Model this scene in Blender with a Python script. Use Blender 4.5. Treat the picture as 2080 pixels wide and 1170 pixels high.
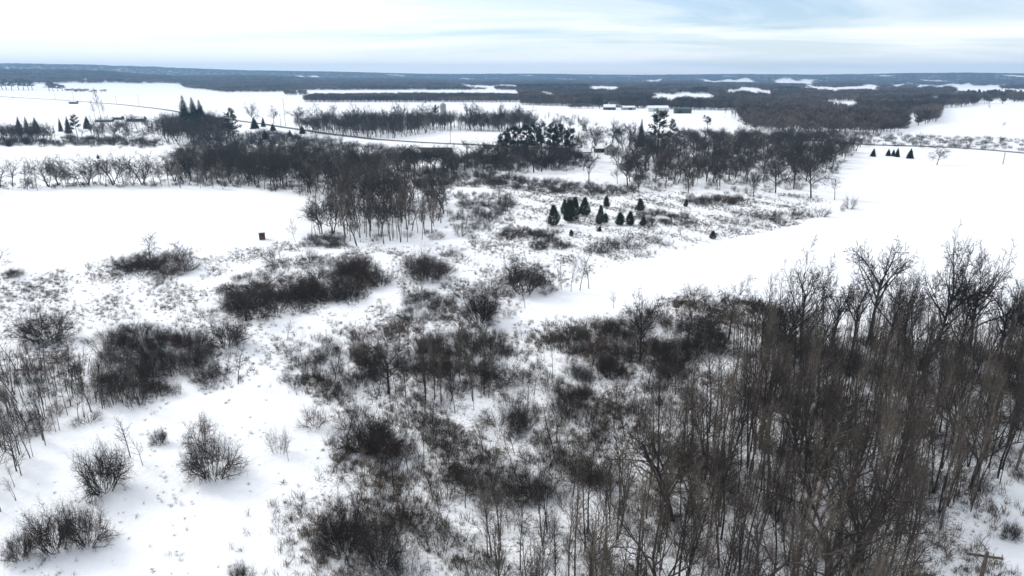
import bpy, math
import numpy as np
from mathutils import Vector

R = math.radians
rng = np.random.default_rng(11)
scene = bpy.context.scene
for o in list(bpy.data.objects):
    bpy.data.objects.remove(o)

# ------------------------------------------------------------------ camera
CAM_H = 46.0
PITCH = R(17.4)
FPX = 1386.7                       # focal length in pixels of the 2080 px photograph
cam_d = bpy.data.cameras.new('camera')
cam_d.sensor_width = 36.0
cam_d.lens = 24.0
cam_d.clip_start = 0.5
cam_d.clip_end = 60000.0
cam = bpy.data.objects.new('camera', cam_d)
scene.collection.objects.link(cam)
cam.location = (0, 0, CAM_H)
cam.rotation_euler = (R(90) - PITCH, 0, 0)
scene.camera = cam

# ------------------------------------------------------------------ sky, sun, exposure
SUN_AZ, SUN_EL = R(-62), R(33)      # azimuth clockwise from the view direction (+Y)
sun_dir = Vector((math.sin(SUN_AZ) * math.cos(SUN_EL), math.cos(SUN_AZ) * math.cos(SUN_EL), math.sin(SUN_EL)))
world = bpy.data.worlds.new('World')
scene.world = world
world.use_nodes = True
nt = world.node_tree
nt.nodes.clear()
N = nt.nodes.new
L = nt.links.new
out = N('ShaderNodeOutputWorld')
bg_sky = N('ShaderNodeBackground')
bg_cloud = N('ShaderNodeBackground')
mixs = N('ShaderNodeMixShader')
sky = N('ShaderNodeTexSky')
sky.sky_type = 'NISHITA'
sky.sun_disc = False
sky.sun_elevation = SUN_EL
sky.sun_rotation = SUN_AZ % (2 * math.pi)
sky.altitude = 200
sky.air_density = 1.0
sky.dust_density = 0.0
sky.ozone_density = 1.5
wb = N('ShaderNodeVectorMath'); wb.operation = 'MULTIPLY'
wb.inputs[1].default_value = (0.86, 0.99, 1.22)       # white balance of the photograph
L(sky.outputs[0], wb.inputs[0])
L(wb.outputs[0], bg_sky.inputs['Color'])
bg_sky.inputs['Strength'].default_value = 0.078
bg_cloud.inputs['Color'].default_value = (0.97, 0.985, 1.0, 1)
bg_cloud.inputs['Strength'].default_value = 0.88
tc = N('ShaderNodeTexCoord')
sep = N('ShaderNodeSeparateXYZ')
L(tc.outputs['Generated'], sep.inputs[0])
zab = N('ShaderNodeMath'); zab.operation = 'ABSOLUTE'
L(sep.outputs['Z'], zab.inputs[0])
zad = N('ShaderNodeMath'); zad.operation = 'ADD'; zad.inputs[1].default_value = 0.07
L(zab.outputs[0], zad.inputs[0])
dx = N('ShaderNodeMath'); dx.operation = 'DIVIDE'
dy = N('ShaderNodeMath'); dy.operation = 'DIVIDE'
L(sep.outputs['X'], dx.inputs[0]); L(zad.outputs[0], dx.inputs[1])
L(sep.outputs['Y'], dy.inputs[0]); L(zad.outputs[0], dy.inputs[1])
cmb = N('ShaderNodeCombineXYZ')
L(dx.outputs[0], cmb.inputs[0]); L(dy.outputs[0], cmb.inputs[1])
mapn = N('ShaderNodeMapping')
mapn.inputs['Rotation'].default_value = (0, 0, R(14))
mapn.inputs['Scale'].default_value = (0.17, 0.30, 1)
mapn.inputs['Location'].default_value = (3.7, 2.2, 0)
L(cmb.outputs[0], mapn.inputs['Vector'])
cn = N('ShaderNodeTexNoise')
cn.inputs['Scale'].default_value = 1.25
cn.inputs['Detail'].default_value = 7
cn.inputs['Roughness'].default_value = 0.55
cn.inputs['Distortion'].default_value = 0.9
L(mapn.outputs[0], cn.inputs['Vector'])
cr = N('ShaderNodeMapRange')
cr.inputs['From Min'].default_value = 0.40
cr.inputs['From Max'].default_value = 0.66
cr.inputs['To Min'].default_value = 0.16
cr.inputs['To Max'].default_value = 0.9
L(cn.outputs['Fac'], cr.inputs['Value'])
# thin cloud scatters sunlight forward: whiter towards the hidden sun
dot = N('ShaderNodeVectorMath'); dot.operation = 'DOT_PRODUCT'
L(tc.outputs['Generated'], dot.inputs[0]); dot.inputs[1].default_value = sun_dir
gl = N('ShaderNodeMapRange')
gl.interpolation_type = 'SMOOTHSTEP'
gl.inputs['From Min'].default_value = 0.42
gl.inputs['From Max'].default_value = 0.88
gl.inputs['To Max'].default_value = 0.85
L(dot.outputs['Value'], gl.inputs['Value'])
mx = N('ShaderNodeMath'); mx.operation = 'ADD'; mx.use_clamp = True
L(cr.outputs[0], mx.inputs[0]); L(gl.outputs[0], mx.inputs[1])
# and denser towards the horizon, where the line of sight runs longer through the thin cloud
hzn = N('ShaderNodeMapRange'); hzn.interpolation_type = 'SMOOTHSTEP'
hzn.inputs['From Min'].default_value = 0.0; hzn.inputs['From Max'].default_value = 0.06
hzn.inputs['To Min'].default_value = 0.6; hzn.inputs['To Max'].default_value = 0.0
L(zab.outputs[0], hzn.inputs['Value'])
mx2 = N('ShaderNodeMath'); mx2.operation = 'ADD'; mx2.use_clamp = True
L(mx.outputs[0], mx2.inputs[0]); L(hzn.outputs[0], mx2.inputs[1])
L(mx2.outputs[0], mixs.inputs[0]); L(bg_sky.outputs[0], mixs.inputs[1]); L(bg_cloud.outputs[0], mixs.inputs[2])
L(mixs.outputs[0], out.inputs['Surface'])

sd = bpy.data.lights.new('sun', 'SUN')
sd.energy = 1.5
sd.angle = R(12)
sd.color = (1.0, 0.96, 0.9)
sun = bpy.data.objects.new('sun', sd)
scene.collection.objects.link(sun)
sun.rotation_euler = (-sun_dir).to_track_quat('-Z', 'Y').to_euler()
sun.location = (0, 0, 200)

scene.view_settings.view_transform = 'Standard'
scene.view_settings.look = 'None'
scene.view_settings.exposure = 0.60
scene.view_settings.gamma = 1.0
scene.view_settings.use_curve_mapping = False
scene.render.engine = 'CYCLES'
cy = scene.cycles
cy.max_bounces = 3
cy.diffuse_bounces = 1
cy.glossy_bounces = 1
cy.transmission_bounces = 2
cy.volume_bounces = 0
cy.use_denoising = True
cy.denoiser = 'OPENIMAGEDENOISE'
cy.denoising_prefilter = 'ACCURATE'
cy.use_adaptive_sampling = True
cy.adaptive_threshold = 0.01
cy.sample_clamp_indirect = 4.0

# ------------------------------------------------------------------ terrain height and survey of the place
def smooth(a, b, v):
    t = np.clip((np.asarray(v, float) - a) / (b - a), 0, 1)
    return t * t * (3 - 2 * t)

PXS = [-600, 0, 130, 260, 420, 560, 700, 900, 1040, 1400, 1600, 1780, 1900, 2080, 2700]
AZS = np.arctan((np.array(PXS) - 1040) / FPX)
Y2 = np.array([132, 133.5, 134.5, 137, 140, 144, 147, 149.5, 150.5, 151.5, 151, 149, 149, 150, 150])   # skyline
Y1 = np.array([142, 142, 143, 146, 153, 153, 157, 161, 163, 163, 164, 165, 165, 165, 165])              # nearer wooded ridge
Z2 = CAM_H + (150.4 - Y2) / FPX * 6700 - 12
Z1 = CAM_H + (150.4 - Y1) / FPX * 4200 - 12

def H(x, y):
    x = np.asarray(x, float); y = np.asarray(y, float)
    r = np.hypot(x, y)
    az = np.arctan2(x, y)
    near = 0.35 * np.sin(x / 19 + 0.8) * np.sin(y / 27 + 0.3) + 0.22 * np.sin(x / 9.1 + y / 13.7)
    near = near * smooth(20, 60, r) * (1 - 0.7 * smooth(300, 600, r))
    broad = 1.6 * np.sin(x / 260 + 1.0) * np.cos(y / 310 + 0.4) * smooth(250, 700, r) * (1 - smooth(2000, 2800, r))
    z1 = np.interp(az, AZS, Z1) + 3 * np.sin(az * 31) ; z2 = np.interp(az, AZS, Z2) + 4 * np.sin(az * 23 + 1)
    f = z1 * smooth(2500, 4200, r) * (1 - 0.55 * smooth(4350, 5200, r))
    f = f + (z2 - 0.45 * z1) * smooth(5100, 6700, r)
    return near + broad + f

TS = np.geomspace(45, 7800, 2200)
CP, SP = math.cos(PITCH), math.sin(PITCH)
def ray(px, py):
    a = (px - 1040) / FPX; b = (585 - py) / FPX
    return np.array([a, CP + b * SP, -SP + b * CP])
def at(px, py):
    """ground point that the photograph shows at a pixel"""
    d = ray(px, py)
    d = d / math.hypot(d[0], d[1])
    z = CAM_H + d[2] * TS - H(d[0] * TS, d[1] * TS)
    i = np.argmax(z < 0) if (z < 0).any() else len(TS) - 1
    t = TS[i]
    if i > 0:
        z0, z1 = z[i - 1], z[i]
        t = TS[i - 1] + (TS[i] - TS[i - 1]) * z0 / (z0 - z1 + 1e-9)
    if d[2] < 0 and t <= 45.01:
        t = min(t, CAM_H / -d[2])
    return np.array([d[0] * t, d[1] * t])
def near_at(px, py):
    d = ray(px, py); t = CAM_H / -d[2]
    return np.array([d[0] * t, d[1] * t])
def fa(px, r):
    a = math.atan((px - 1040) / FPX)
    return np.array([math.sin(a) * r, math.cos(a) * r])
def poly(pts):
    return np.array([near_at(*p) if p[1] > 1000 else at(*p) for p in pts])
def inside(P, pol):
    x, y = P[:, 0], P[:, 1]
    c = np.zeros(len(P), bool)
    j = len(pol) - 1
    for i in range(len(pol)):
        xi, yi = pol[i]; xj, yj = pol[j]
        m = ((yi > y) != (yj > y)) & (x < (xj - xi) * (y - yi) / (yj - yi + 1e-12) + xi)
        c ^= m
        j = i
    return c
def px_height(bx, by, ty):
    """height in metres of a thing with its base at by and its top at ty"""
    g = at(bx, by) if by < 1000 else near_at(bx, by)
    d = ray(bx, ty); t = math.hypot(*g) / math.hypot(d[0], d[1])
    return CAM_H + d[2] * t - float(H(g[0], g[1]))
def px_width(bx, by, w):
    g = at(bx, by) if by < 1000 else near_at(bx, by)
    return w / FPX * (g[1] * CP + (CAM_H) * SP)

# ------------------------------------------------------------------ materials
def mat(name, col, rough=0.9, var=0.0, noise=0.0, nscale=3.0, spec=0.15, patch=0.0):
    m = bpy.data.materials.new(name)
    m.use_nodes = True
    t = m.node_tree
    b = t.nodes['Principled BSDF']
    b.inputs['Roughness'].default_value = rough
    b.inputs['Specular IOR Level'].default_value = spec
    rgb = t.nodes.new('ShaderNodeRGB')
    rgb.outputs[0].default_value = (*col, 1)
    src = rgb.outputs[0]
    if var > 0:
        oi = t.nodes.new('ShaderNodeObjectInfo')
        mr = t.nodes.new('ShaderNodeMapRange')
        mr.inputs['To Min'].default_value = 1 - var
        mr.inputs['To Max'].default_value = 1 + var
        t.links.new(oi.outputs['Random'], mr.inputs['Value'])
        v = t.nodes.new('ShaderNodeVectorMath'); v.operation = 'SCALE'
        t.links.new(src, v.inputs[0]); t.links.new(mr.outputs[0], v.inputs['Scale'])
        src = v.outputs[0]
    if noise > 0:
        tx = t.nodes.new('ShaderNodeTexCoord')
        nz = t.nodes.new('ShaderNodeTexNoise')
        nz.inputs['Scale'].default_value = nscale
        nz.inputs['Detail'].default_value = 4
        t.links.new(tx.outputs['Object'], nz.inputs['Vector'])
        mr = t.nodes.new('ShaderNodeMapRange')
        mr.inputs['From Min'].default_value = 0.25
        mr.inputs['From Max'].default_value = 0.75
        mr.inputs['To Min'].default_value = 1 - noise
        mr.inputs['To Max'].default_value = 1 + noise
        t.links.new(nz.outputs['Fac'], mr.inputs['Value'])
        v = t.nodes.new('ShaderNodeVectorMath'); v.operation = 'SCALE'
        t.links.new(src, v.inputs[0]); t.links.new(mr.outputs[0], v.inputs['Scale'])
        src = v.outputs[0]
    if patch > 0:                              # stands of different species side by side
        oi = t.nodes.new('ShaderNodeObjectInfo')
        nz = t.nodes.new('ShaderNodeTexNoise')
        nz.inputs['Scale'].default_value = 0.006
        nz.inputs['Detail'].default_value = 3
        t.links.new(oi.outputs['Location'], nz.inputs['Vector'])
        mr = t.nodes.new('ShaderNodeMapRange')
        mr.inputs['From Min'].default_value = 0.3
        mr.inputs['From Max'].default_value = 0.7
        mr.inputs['To Min'].default_value = 1 - patch
        mr.inputs['To Max'].default_value = 1 + patch * 1.4
        t.links.new(nz.outputs['Fac'], mr.inputs['Value'])
        v = t.nodes.new('ShaderNodeVectorMath'); v.operation = 'SCALE'
        t.links.new(src, v.inputs[0]); t.links.new(mr.outputs[0], v.inputs['Scale'])
        src = v.outputs[0]
    t.links.new(src, b.inputs['Base Color'])
    return m

M = dict(
    bark=mat('bark', (0.050, 0.042, 0.036), var=0.35, noise=0.35, nscale=2.0),
    bark_pale=mat('pale_bark', (0.118, 0.100, 0.082), var=0.45, noise=0.35, nscale=1.5),
    bark_dark=mat('dark_bark', (0.040, 0.034, 0.030), var=0.3, noise=0.3),
    twig=mat('shrub_twigs', (0.042, 0.034, 0.029), var=0.35),
    twig_red=mat('reddish_twigs', (0.085, 0.048, 0.034), var=0.3),
    cedar=mat('cedar_foliage', (0.038, 0.050, 0.028), var=0.3, noise=0.4),
    spruce=mat('spruce_foliage', (0.024, 0.034, 0.026), var=0.3, noise=0.4),
    pine=mat('pine_foliage', (0.030, 0.038, 0.024), var=0.3, noise=0.4),
    straw=mat('dead_weeds', (0.125, 0.092, 0.058), var=0.45),
    leaf_brown=mat('clinging_brown_leaves', (0.12, 0.065, 0.035), var=0.3),
    far=mat('far_woods', (0.080, 0.065, 0.056), var=0.4, patch=0.65),
    asphalt=mat('asphalt', (0.11, 0.11, 0.115), noise=0.5, nscale=0.05),
    wood=mat('weathered_pole_wood', (0.085, 0.07, 0.056), noise=0.3, nscale=4),
    glass=mat('window_glass', (0.03, 0.035, 0.045), rough=0.15, spec=0.5),
    brown=mat('brown_siding', (0.10, 0.07, 0.055), noise=0.2),
    redbrown=mat('red_brown_boards', (0.13, 0.07, 0.052), noise=0.3, nscale=6),
    white=mat('white_siding', (0.72, 0.72, 0.70), noise=0.08),
    grey=mat('grey_siding', (0.34, 0.34, 0.33), noise=0.15),
    green=mat('dark_green_metal', (0.06, 0.085, 0.075), rough=0.5, noise=0.15),
    shingle=mat('dark_shingles', (0.07, 0.065, 0.062), noise=0.3, nscale=1.0),
    concrete=mat('concrete', (0.36, 0.35, 0.33), noise=0.2, nscale=1.0),
    dark=mat('dark_opening', (0.02, 0.02, 0.02)),
    porcelain=mat('insulator', (0.25, 0.24, 0.22), rough=0.3, spec=0.5),
    vehicle=mat('dark_vehicle_paint', (0.03, 0.032, 0.04), rough=0.3, spec=0.5),
    rubber=mat('rubber', (0.02, 0.02, 0.02)),
)
# snow: white with weed litter poking through where the ground is rough
def snow_material(name, with_attr):
    m = bpy.data.materials.new(name)
    m.use_nodes = True
    t = m.node_tree; b = t.nodes['Principled BSDF']
    b.inputs['Roughness'].default_value = 0.75
    b.inputs['Specular IOR Level'].default_value = 0.2
    geo = t.nodes.new('ShaderNodeNewGeometry')
    def noise(scale, detail, rough=0.6):
        n = t.nodes.new('ShaderNodeTexNoise')
        n.inputs['Scale'].default_value = scale; n.inputs['Detail'].default_value = detail; n.inputs['Roughness'].default_value = rough
        t.links.new(geo.outputs['Position'], n.inputs['Vector'])
        return n.outputs['Fac']
    mixc = t.nodes.new('ShaderNodeMix'); mixc.data_type = 'RGBA'
    mixc.inputs['A'].default_value = (0.86, 0.88, 0.91, 1)
    mixc.inputs['B'].default_value = (0.17, 0.135, 0.10, 1)
    if with_attr:
        at_ = t.nodes.new('ShaderNodeAttribute'); at_.attribute_name = 'rough'
        n1 = noise(2.6, 5, 0.7)
        n2 = noise(0.16, 3)
        add = t.nodes.new('ShaderNodeMath'); add.operation = 'MULTIPLY_ADD'
        t.links.new(n2, add.inputs[0]); add.inputs[1].default_value = 0.45
        t.links.new(n1, add.inputs[2])
        ml = t.nodes.new('ShaderNodeMath'); ml.operation = 'MULTIPLY_ADD'
        t.links.new(at_.outputs['Fac'], ml.inputs[0]); ml.inputs[1].default_value = 0.26
        t.links.new(add.outputs[0], ml.inputs[2])
        mr = t.nodes.new('ShaderNodeMapRange')
        mr.inputs['From Min'].default_value = 0.955
        mr.inputs['From Max'].default_value = 1.10
        mr.inputs['To Max'].default_value = 0.85
        t.links.new(ml.outputs[0], mr.inputs['Value'])
        m2 = t.nodes.new('ShaderNodeMath'); m2.operation = 'MULTIPLY'
        st = t.nodes.new('ShaderNodeMapRange'); st.inputs['From Max'].default_value = 0.25
        t.links.new(at_.outputs['Fac'], st.inputs['Value'])
        t.links.new(mr.outputs[0], m2.inputs[0]); t.links.new(st.outputs[0], m2.inputs[1])
        t.links.new(m2.outputs[0], mixc.inputs['Factor'])
    else:
        mixc.inputs['Factor'].default_value = 0.0
    tn = t.nodes.new('ShaderNodeMapRange')          # crusted and fresh snow
    tn.inputs['From Min'].default_value = .3; tn.inputs['From Max'].default_value = .7
    tn.inputs['To Min'].default_value = .93; tn.inputs['To Max'].default_value = 1.02
    t.links.new(noise(0.06, 6, .7), tn.inputs['Value'])
    vs = t.nodes.new('ShaderNodeVectorMath'); vs.operation = 'SCALE'
    t.links.new(mixc.outputs['Result'], vs.inputs[0]); t.links.new(tn.outputs[0], vs.inputs['Scale'])
    t.links.new(vs.outputs[0], b.inputs['Base Color'])
    bump = t.nodes.new('ShaderNodeBump')
    bump.inputs['Strength'].default_value = 0.8
    bump.inputs['Distance'].default_value = 0.35
    t.links.new(noise(0.9, 6, 0.65), bump.inputs['Height'])
    t.links.new(bump.outputs[0], b.inputs['Normal'])
    return m
M['snow'] = snow_material('snow_ground', True)
M['roof_snow'] = snow_material('roof_snow', False)

# ------------------------------------------------------------------ mesh helpers
class Acc:
    def __init__(s): s.v = []; s.f = []; s.n = 0
    def add(s, V, F):
        s.v.append(np.asarray(V, float)); s.f.extend([tuple(int(i) + s.n for i in f) for f in F]); s.n += len(V)
    def chain(s, P, Rr, k=3):
        P = np.asarray(P, float); n = len(P)
        d = P[-1] - P[0]; d = d / (np.linalg.norm(d) + 1e-9)
        ref = np.array([0.31, 0.95, 0.1]) if abs(d[2]) > 0.7 else np.array([0, 0, 1.0])
        u = np.cross(d, ref); u /= np.linalg.norm(u) + 1e-9
        w = np.cross(d, u)
        a = np.arange(k) * (2 * math.pi / k)
        ring = np.cos(a)[:, None] * u + np.sin(a)[:, None] * w
        V = (P[:, None, :] + np.asarray(Rr, float)[:, None, None] * ring[None]).reshape(-1, 3)
        b = s.n
        for i in range(n - 1):
            o = b + i * k
            for j in range(k):
                j2 = (j + 1) % k
                s.f.append((o + j, o + j2, o + k + j2, o + k + j))
        s.v.append(V); s.n += n * k
    def box(s, x0, x1, y0, y1, z0, z1):
        V = [(x, y, z) for z in (z0, z1) for y in (y0, y1) for x in (x0, x1)]
        s.add(V, [(0, 2, 3, 1), (4, 5, 7, 6), (0, 1, 5, 4), (2, 6, 7, 3), (0, 4, 6, 2), (1, 3, 7, 5)])
    def mesh(s, name, material):
        me = bpy.data.meshes.new(name)
        me.from_pydata(np.concatenate(s.v).tolist(), [], s.f)
        me.materials.append(material)
        me.update()
        return me

def link(name, data, parent=None, loc=(0, 0, 0)):
    o = bpy.data.objects.new(name, data)
    scene.collection.objects.link(o)
    o.parent = parent
    o.location = loc
    return o
def tag(o, label=None, cat=None, group=None, kind=None):
    if label: o['label'] = label
    if cat: o['category'] = cat
    if group: o['group'] = group
    if kind: o['kind'] = kind
    return o

def grow(chains, p, d, Ln, r, lvl, S, g):
    n = S['seg'][lvl]
    pts = [p]; dd = d
    for i in range(n):
        dd = dd + g.normal(0, S['wob'][lvl], 3) + np.array([0, 0, S['trop'][lvl]])
        dd = dd / np.linalg.norm(dd)
        p = p + dd * Ln / n
        pts.append(p)
    pts = np.array(pts)
    tt = np.linspace(0, 1, n + 1)
    rad = r * (1 - (1 - S['tip'][lvl]) * tt)
    chains.append((lvl, pts, rad))
    if lvl + 1 >= len(S['seg']):
        return
    k = S['kids'][lvl]
    k = max(1, int(round(k * g.uniform(0.8, 1.2) * (1 if lvl == 0 else min(1.3, Ln / S['ref'][lvl])))))
    ph = g.uniform(0, 6.28)
    for i in range(k):
        t = S['t0'][lvl] + (1 - S['t0'][lvl]) * (i + g.uniform(0.1, 0.9)) / k
        q = t * n; a = min(int(q), n - 1); fr = q - a
        pos = pts[a] * (1 - fr) + pts[a + 1] * fr
        tg = pts[a + 1] - pts[a]; tg = tg / np.linalg.norm(tg)
        ref = np.array([1.0, 0.2, 0]) if abs(tg[2]) > 0.8 else np.array([0, 0, 1.0])
        u = np.cross(tg, ref); u /= np.linalg.norm(u); w = np.cross(tg, u)
        ph += 2.4 + g.normal(0, 0.4)
        ang = R(S['ang'][lvl]) * g.uniform(0.7, 1.25)
        nd = tg * math.cos(ang) + (u * math.cos(ph) + w * math.sin(ph)) * math.sin(ang)
        Lc = S['len'][lvl] * (Ln if lvl else S['H']) * (1 - S['lt'][lvl] * (t - S['t0'][lvl]) / (1 - S['t0'][lvl] + 1e-6)) * g.uniform(0.7, 1.25)
        rc = min(np.interp(t, tt, rad) * 0.75, S['rad'][lvl + 1] * g.uniform(0.8, 1.2))
        grow(chains, pos, nd, Lc, rc, lvl + 1, S, g)

def chains_to(chains, lvls, acc, sides, floor=0.0):
    for lv, P, rd in chains:
        if lv in lvls:
            acc.chain(P, np.maximum(rd, floor), sides[min(lv, len(sides) - 1)])

KINDS = {}     # kind -> list of dict(trunk mesh, crown mesh, whole mesh, height, width)
def register(kind, chains, trunk_lv, height, m_trunk, m_crown, sides=(6, 4, 3, 3, 3), floor=0.019):
    i = len(KINDS.setdefault(kind, []))
    pts = np.concatenate([c[1] for c in chains])
    top = np.quantile(pts[:, 2], 0.998)
    w = 2 * np.quantile(np.hypot(pts[:, 0], pts[:, 1]), 0.96)
    allv = set(range(9))
    A, B, C = Acc(), Acc(), Acc()
    chains_to(chains, trunk_lv, A, sides)
    chains_to(chains, allv - trunk_lv, B, sides)
    chains_to(chains, allv, C, sides)
    if not floor:
        KINDS[kind].append(dict(trunk=A.mesh(kind + '_stems', m_trunk), crown=B.mesh(kind + '_twigs', m_crown), whole=C.mesh(kind, m_crown), h=top, w=w))
        return
    D, E = Acc(), Acc()                       # specimens far off carry coarser twigs
    chains_to(chains, allv - trunk_lv, D, sides, floor)
    chains_to(chains, allv, E, sides, floor)
    KINDS[kind].append(dict(trunk=A.mesh(kind + '_trunk', m_trunk), crown=B.mesh(kind + '_crown', m_crown), whole=C.mesh(kind, m_crown),
                            crown_far=D.mesh(kind + '_crown', m_crown), whole_far=E.mesh(kind, m_crown), h=top, w=w))

O3 = np.zeros(3)
UP = np.array([0, 0, 1.0])
def nrm(v): return v / np.linalg.norm(v)
# tall slender woodland trees
for i in range(6):
    g = np.random.default_rng(100 + i); ch = []
    S = dict(H=13, seg=[8, 4, 3, 2], wob=[.032, .11, .16, .2], trop=[.02, .09, .05, .03], tip=[.18, .3, .4, .5], kids=[23, 6, 3], ref=[13, 2.0, 0.9],
             t0=[.42, .2, .2], ang=[33, 36, 42], len=[.19, .46, .5], lt=[.45, .4, .3], rad=[.12, .034, .017, .012])
    grow(ch, O3, nrm(UP + g.normal(0, .04, 3)), 13, .12, 0, S, g)
    if i in (2, 5):                              # twin stems
        grow(ch, np.array([.12, .05, 0]), nrm(UP + np.array([.16, .07, 0])), 11, .08, 0, S, g)
    register('slender', ch, {0}, 13, M['bark_pale'] if i % 2 else M['bark'], M['bark_pale'] if i % 2 else M['bark'])
# middle-sized trees with open, uneven crowns
for i in range(5):
    g = np.random.default_rng(250 + i); ch = []
    S = dict(H=11, seg=[6, 5, 3, 2, 2], wob=[.10, .17, .2, .22, .24], trop=[.01, .06, .04, .02, .01], tip=[.4, .25, .35, .4, .5], kids=[9, 7, 6, 4], ref=[6.5, 5, 2.3, 1.1],
             t0=[.30, .2, .2, .2], ang=[46, 44, 46, 46], len=[.44, .46, .48, .5], lt=[.35, .45, .35, .3], rad=[.15, .075, .034, .018, .012])
    grow(ch, O3, nrm(UP + g.normal(0, .1, 3)), 6.5, .15, 0, S, g)
    if i in (1, 3):
        grow(ch, np.array([.15, 0, 0]), nrm(UP + np.array([.28, .1, 0])), 5.5, .11, 0, S, g)
    register('open', ch, {0}, 11, M['bark_pale'] if i == 2 else M['bark'], M['bark_pale'] if i == 2 else M['bark'], sides=(6, 4, 3, 3, 3))
# broad-crowned old trees
for i in range(5):
    g = np.random.default_rng(200 + i); ch = []
    S = dict(H=18, seg=[5, 6, 4, 3, 2], wob=[.05, .13, .17, .2, .2], trop=[.0, .06, .04, .02, .01], tip=[.55, .22, .3, .4, .5], kids=[9, 9, 9, 7], ref=[8, 9, 4, 1.8],
             t0=[.42, .22, .2, .2], ang=[50, 44, 44, 44], len=[.50, .44, .46, .5], lt=[.25, .45, .35, .3], rad=[.34, .16, .06, .03, .019])
    grow(ch, O3, nrm(UP + g.normal(0, .05, 3)), 8.0, .36, 0, S, g)
    register('broad', ch, {0, 1}, 18, M['bark_dark'], M['bark_dark'], sides=(8, 5, 3, 3, 3), floor=0.023)
# small single-stem trees
for i in range(4):
    g = np.random.default_rng(300 + i); ch = []
    S = dict(H=7, seg=[6, 4, 3, 2], wob=[.08, .13, .16, .2], trop=[.02, .06, .05, .03], tip=[.2, .3, .4, .5], kids=[17, 7, 5], ref=[7, 2.5, 1.0],
             t0=[.28, .2, .2], ang=[48, 42, 42], len=[.36, .42, .5], lt=[.55, .4, .3], rad=[.085, .035, .017, .012])
    grow(ch, O3, nrm(UP + g.normal(0, .08, 3)), 7, .085, 0, S, g)
    register('small', ch, {0}, 7, M['bark'], M['bark'])
# many-stemmed domed shrubs
def shrub(kind, seed, stems, tilt, Ln, kids, m, rstem=.028, spread=.5, wob=.22):
    g = np.random.default_rng(seed); ch = []
    S = dict(H=Ln, seg=[5, 3, 2], wob=[wob, .26, .3], trop=[.02, .03, .02], tip=[.3, .35, .5], kids=kids, ref=[Ln, Ln * .5, .6],
             t0=[.25, .12], ang=[50, 55], len=[.46, .46], lt=[.35, .3], rad=[rstem, .017, .0125])
    for s in range(stems):
        a = g.uniform(0, 6.28); th = R(tilt) * math.sqrt(g.uniform(0, 1)); rr = spread * math.sqrt(g.uniform(0, 1))
        b = np.array([math.cos(a) * rr, math.sin(a) * rr, -0.05])
        d = np.array([math.sin(th) * math.cos(a), math.sin(th) * math.sin(a), math.cos(th)])
        grow(ch, b, d, Ln * (0.75 + 0.35 * g.uniform()), rstem, 0, S, g)
    register(kind, ch, {0}, Ln, m, m, sides=(4, 3, 3), floor=0)
for i in range(4): shrub('shrub', 400 + i, 22, 60, 3.0, [7, 6], M['twig'], rstem=.036, spread=1.1)
for i in range(3): shrub('bigshrub', 410 + i, 42, 66, 3.0, [12, 10], M['twig'], rstem=.036, spread=1.3, wob=.26)
for i in range(2): shrub('redshrub', 420 + i, 22, 60, 2.4, [10, 8], M['twig_red'], spread=.7)
for i in range(4): shrub('brush', 440 + i, 28, 26, 2.8, [8, 5], M['twig'], rstem=.022, spread=1.4, wob=.13)

def conifer(kind, i, builder, m):
    g = np.random.default_rng(500 + i)
    A, B = Acc(), Acc()
    h, w = builder(g, A, B)
    C = Acc()
    for a in (A, B):
        C.v += a.v; C.f += [tuple(q + C.n for q in f) for f in a.f]; C.n += a.n
    KINDS.setdefault(kind, []).append(dict(trunk=A.mesh(kind + '_trunk', M['bark_dark']), crown=B.mesh(kind + '_crown', m), whole=C.mesh(kind, m), h=h, w=w))
def spray(B, p, d, ln, r):
    B.chain([p, p + d * ln * .45, p + d * ln], [r * .5, r, r * .05], 3)
def cedar(g, A, B):
    A.chain([(0, 0, -.1), (0, 0, 3.5), (0, 0, 7)], [.16, .1, .03], 6)
    lob = 0.32 * g.normal(size=7)
    for k in range(1900):
        z = g.uniform(.25, 7.6)
        t = z / 7.8
        a = g.uniform(0, 6.28)
        prof = 1.9 * (min(1, (t + .06) / .3) ** .7) * max(0, 1 - t) ** .72 * (1 + lob[int(a + 3 * t) % 7] + .14 * math.sin(5 * a + 11 * t))
        rr = prof * math.sqrt(g.uniform(.15, 1)) 
        d = nrm(np.array([math.cos(a) * .6 * (1 - t), math.sin(a) * .6 * (1 - t), .8]) + g.normal(0, .25, 3))
        spray(B, np.array([math.cos(a) * rr, math.sin(a) * rr, z]), d, g.uniform(.45, 1.15), .06)
    return 8.5, 4.0
def spruce(g, A, B):
    A.chain([(0, 0, -.1), (0, 0, 7), (0, 0, 14.6)], [.28, .16, .02], 6)
    for wv in range(27):
        z = 1.0 + wv * .5
        Lb = 3.5 * (1 - z / 15.0) + .1
        nb = 9
        for b in range(nb):
            a = b * 6.283 / nb + wv * .7 + g.normal(0, .15)
            ln = Lb * g.uniform(.75, 1.12)
            d = np.array([math.cos(a), math.sin(a), -.22 + .3 * z / 15])
            P = [np.array([0, 0, z]) + d * ln * s + np.array([0, 0, .12 * s * s * ln]) for s in (0, .5, 1)]
            B.chain(P, [.16, .24, .05], 3)
            for s in np.linspace(.25, 1, max(3, int(ln * 3))):
                pp = P[0] + (P[2] - P[0]) * s
                for sg in (-1, 1):
                    sd_ = nrm(np.array([math.cos(a + sg * .9), math.sin(a + sg * .9), -.35]) + g.normal(0, .15, 3))
                    spray(B, pp, sd_, .8 * (1.15 - .5 * s) * min(1, Lb * .55 + .12), .19 * min(1, Lb * .6 + .3))
    return 15.0, 6.4
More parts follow.
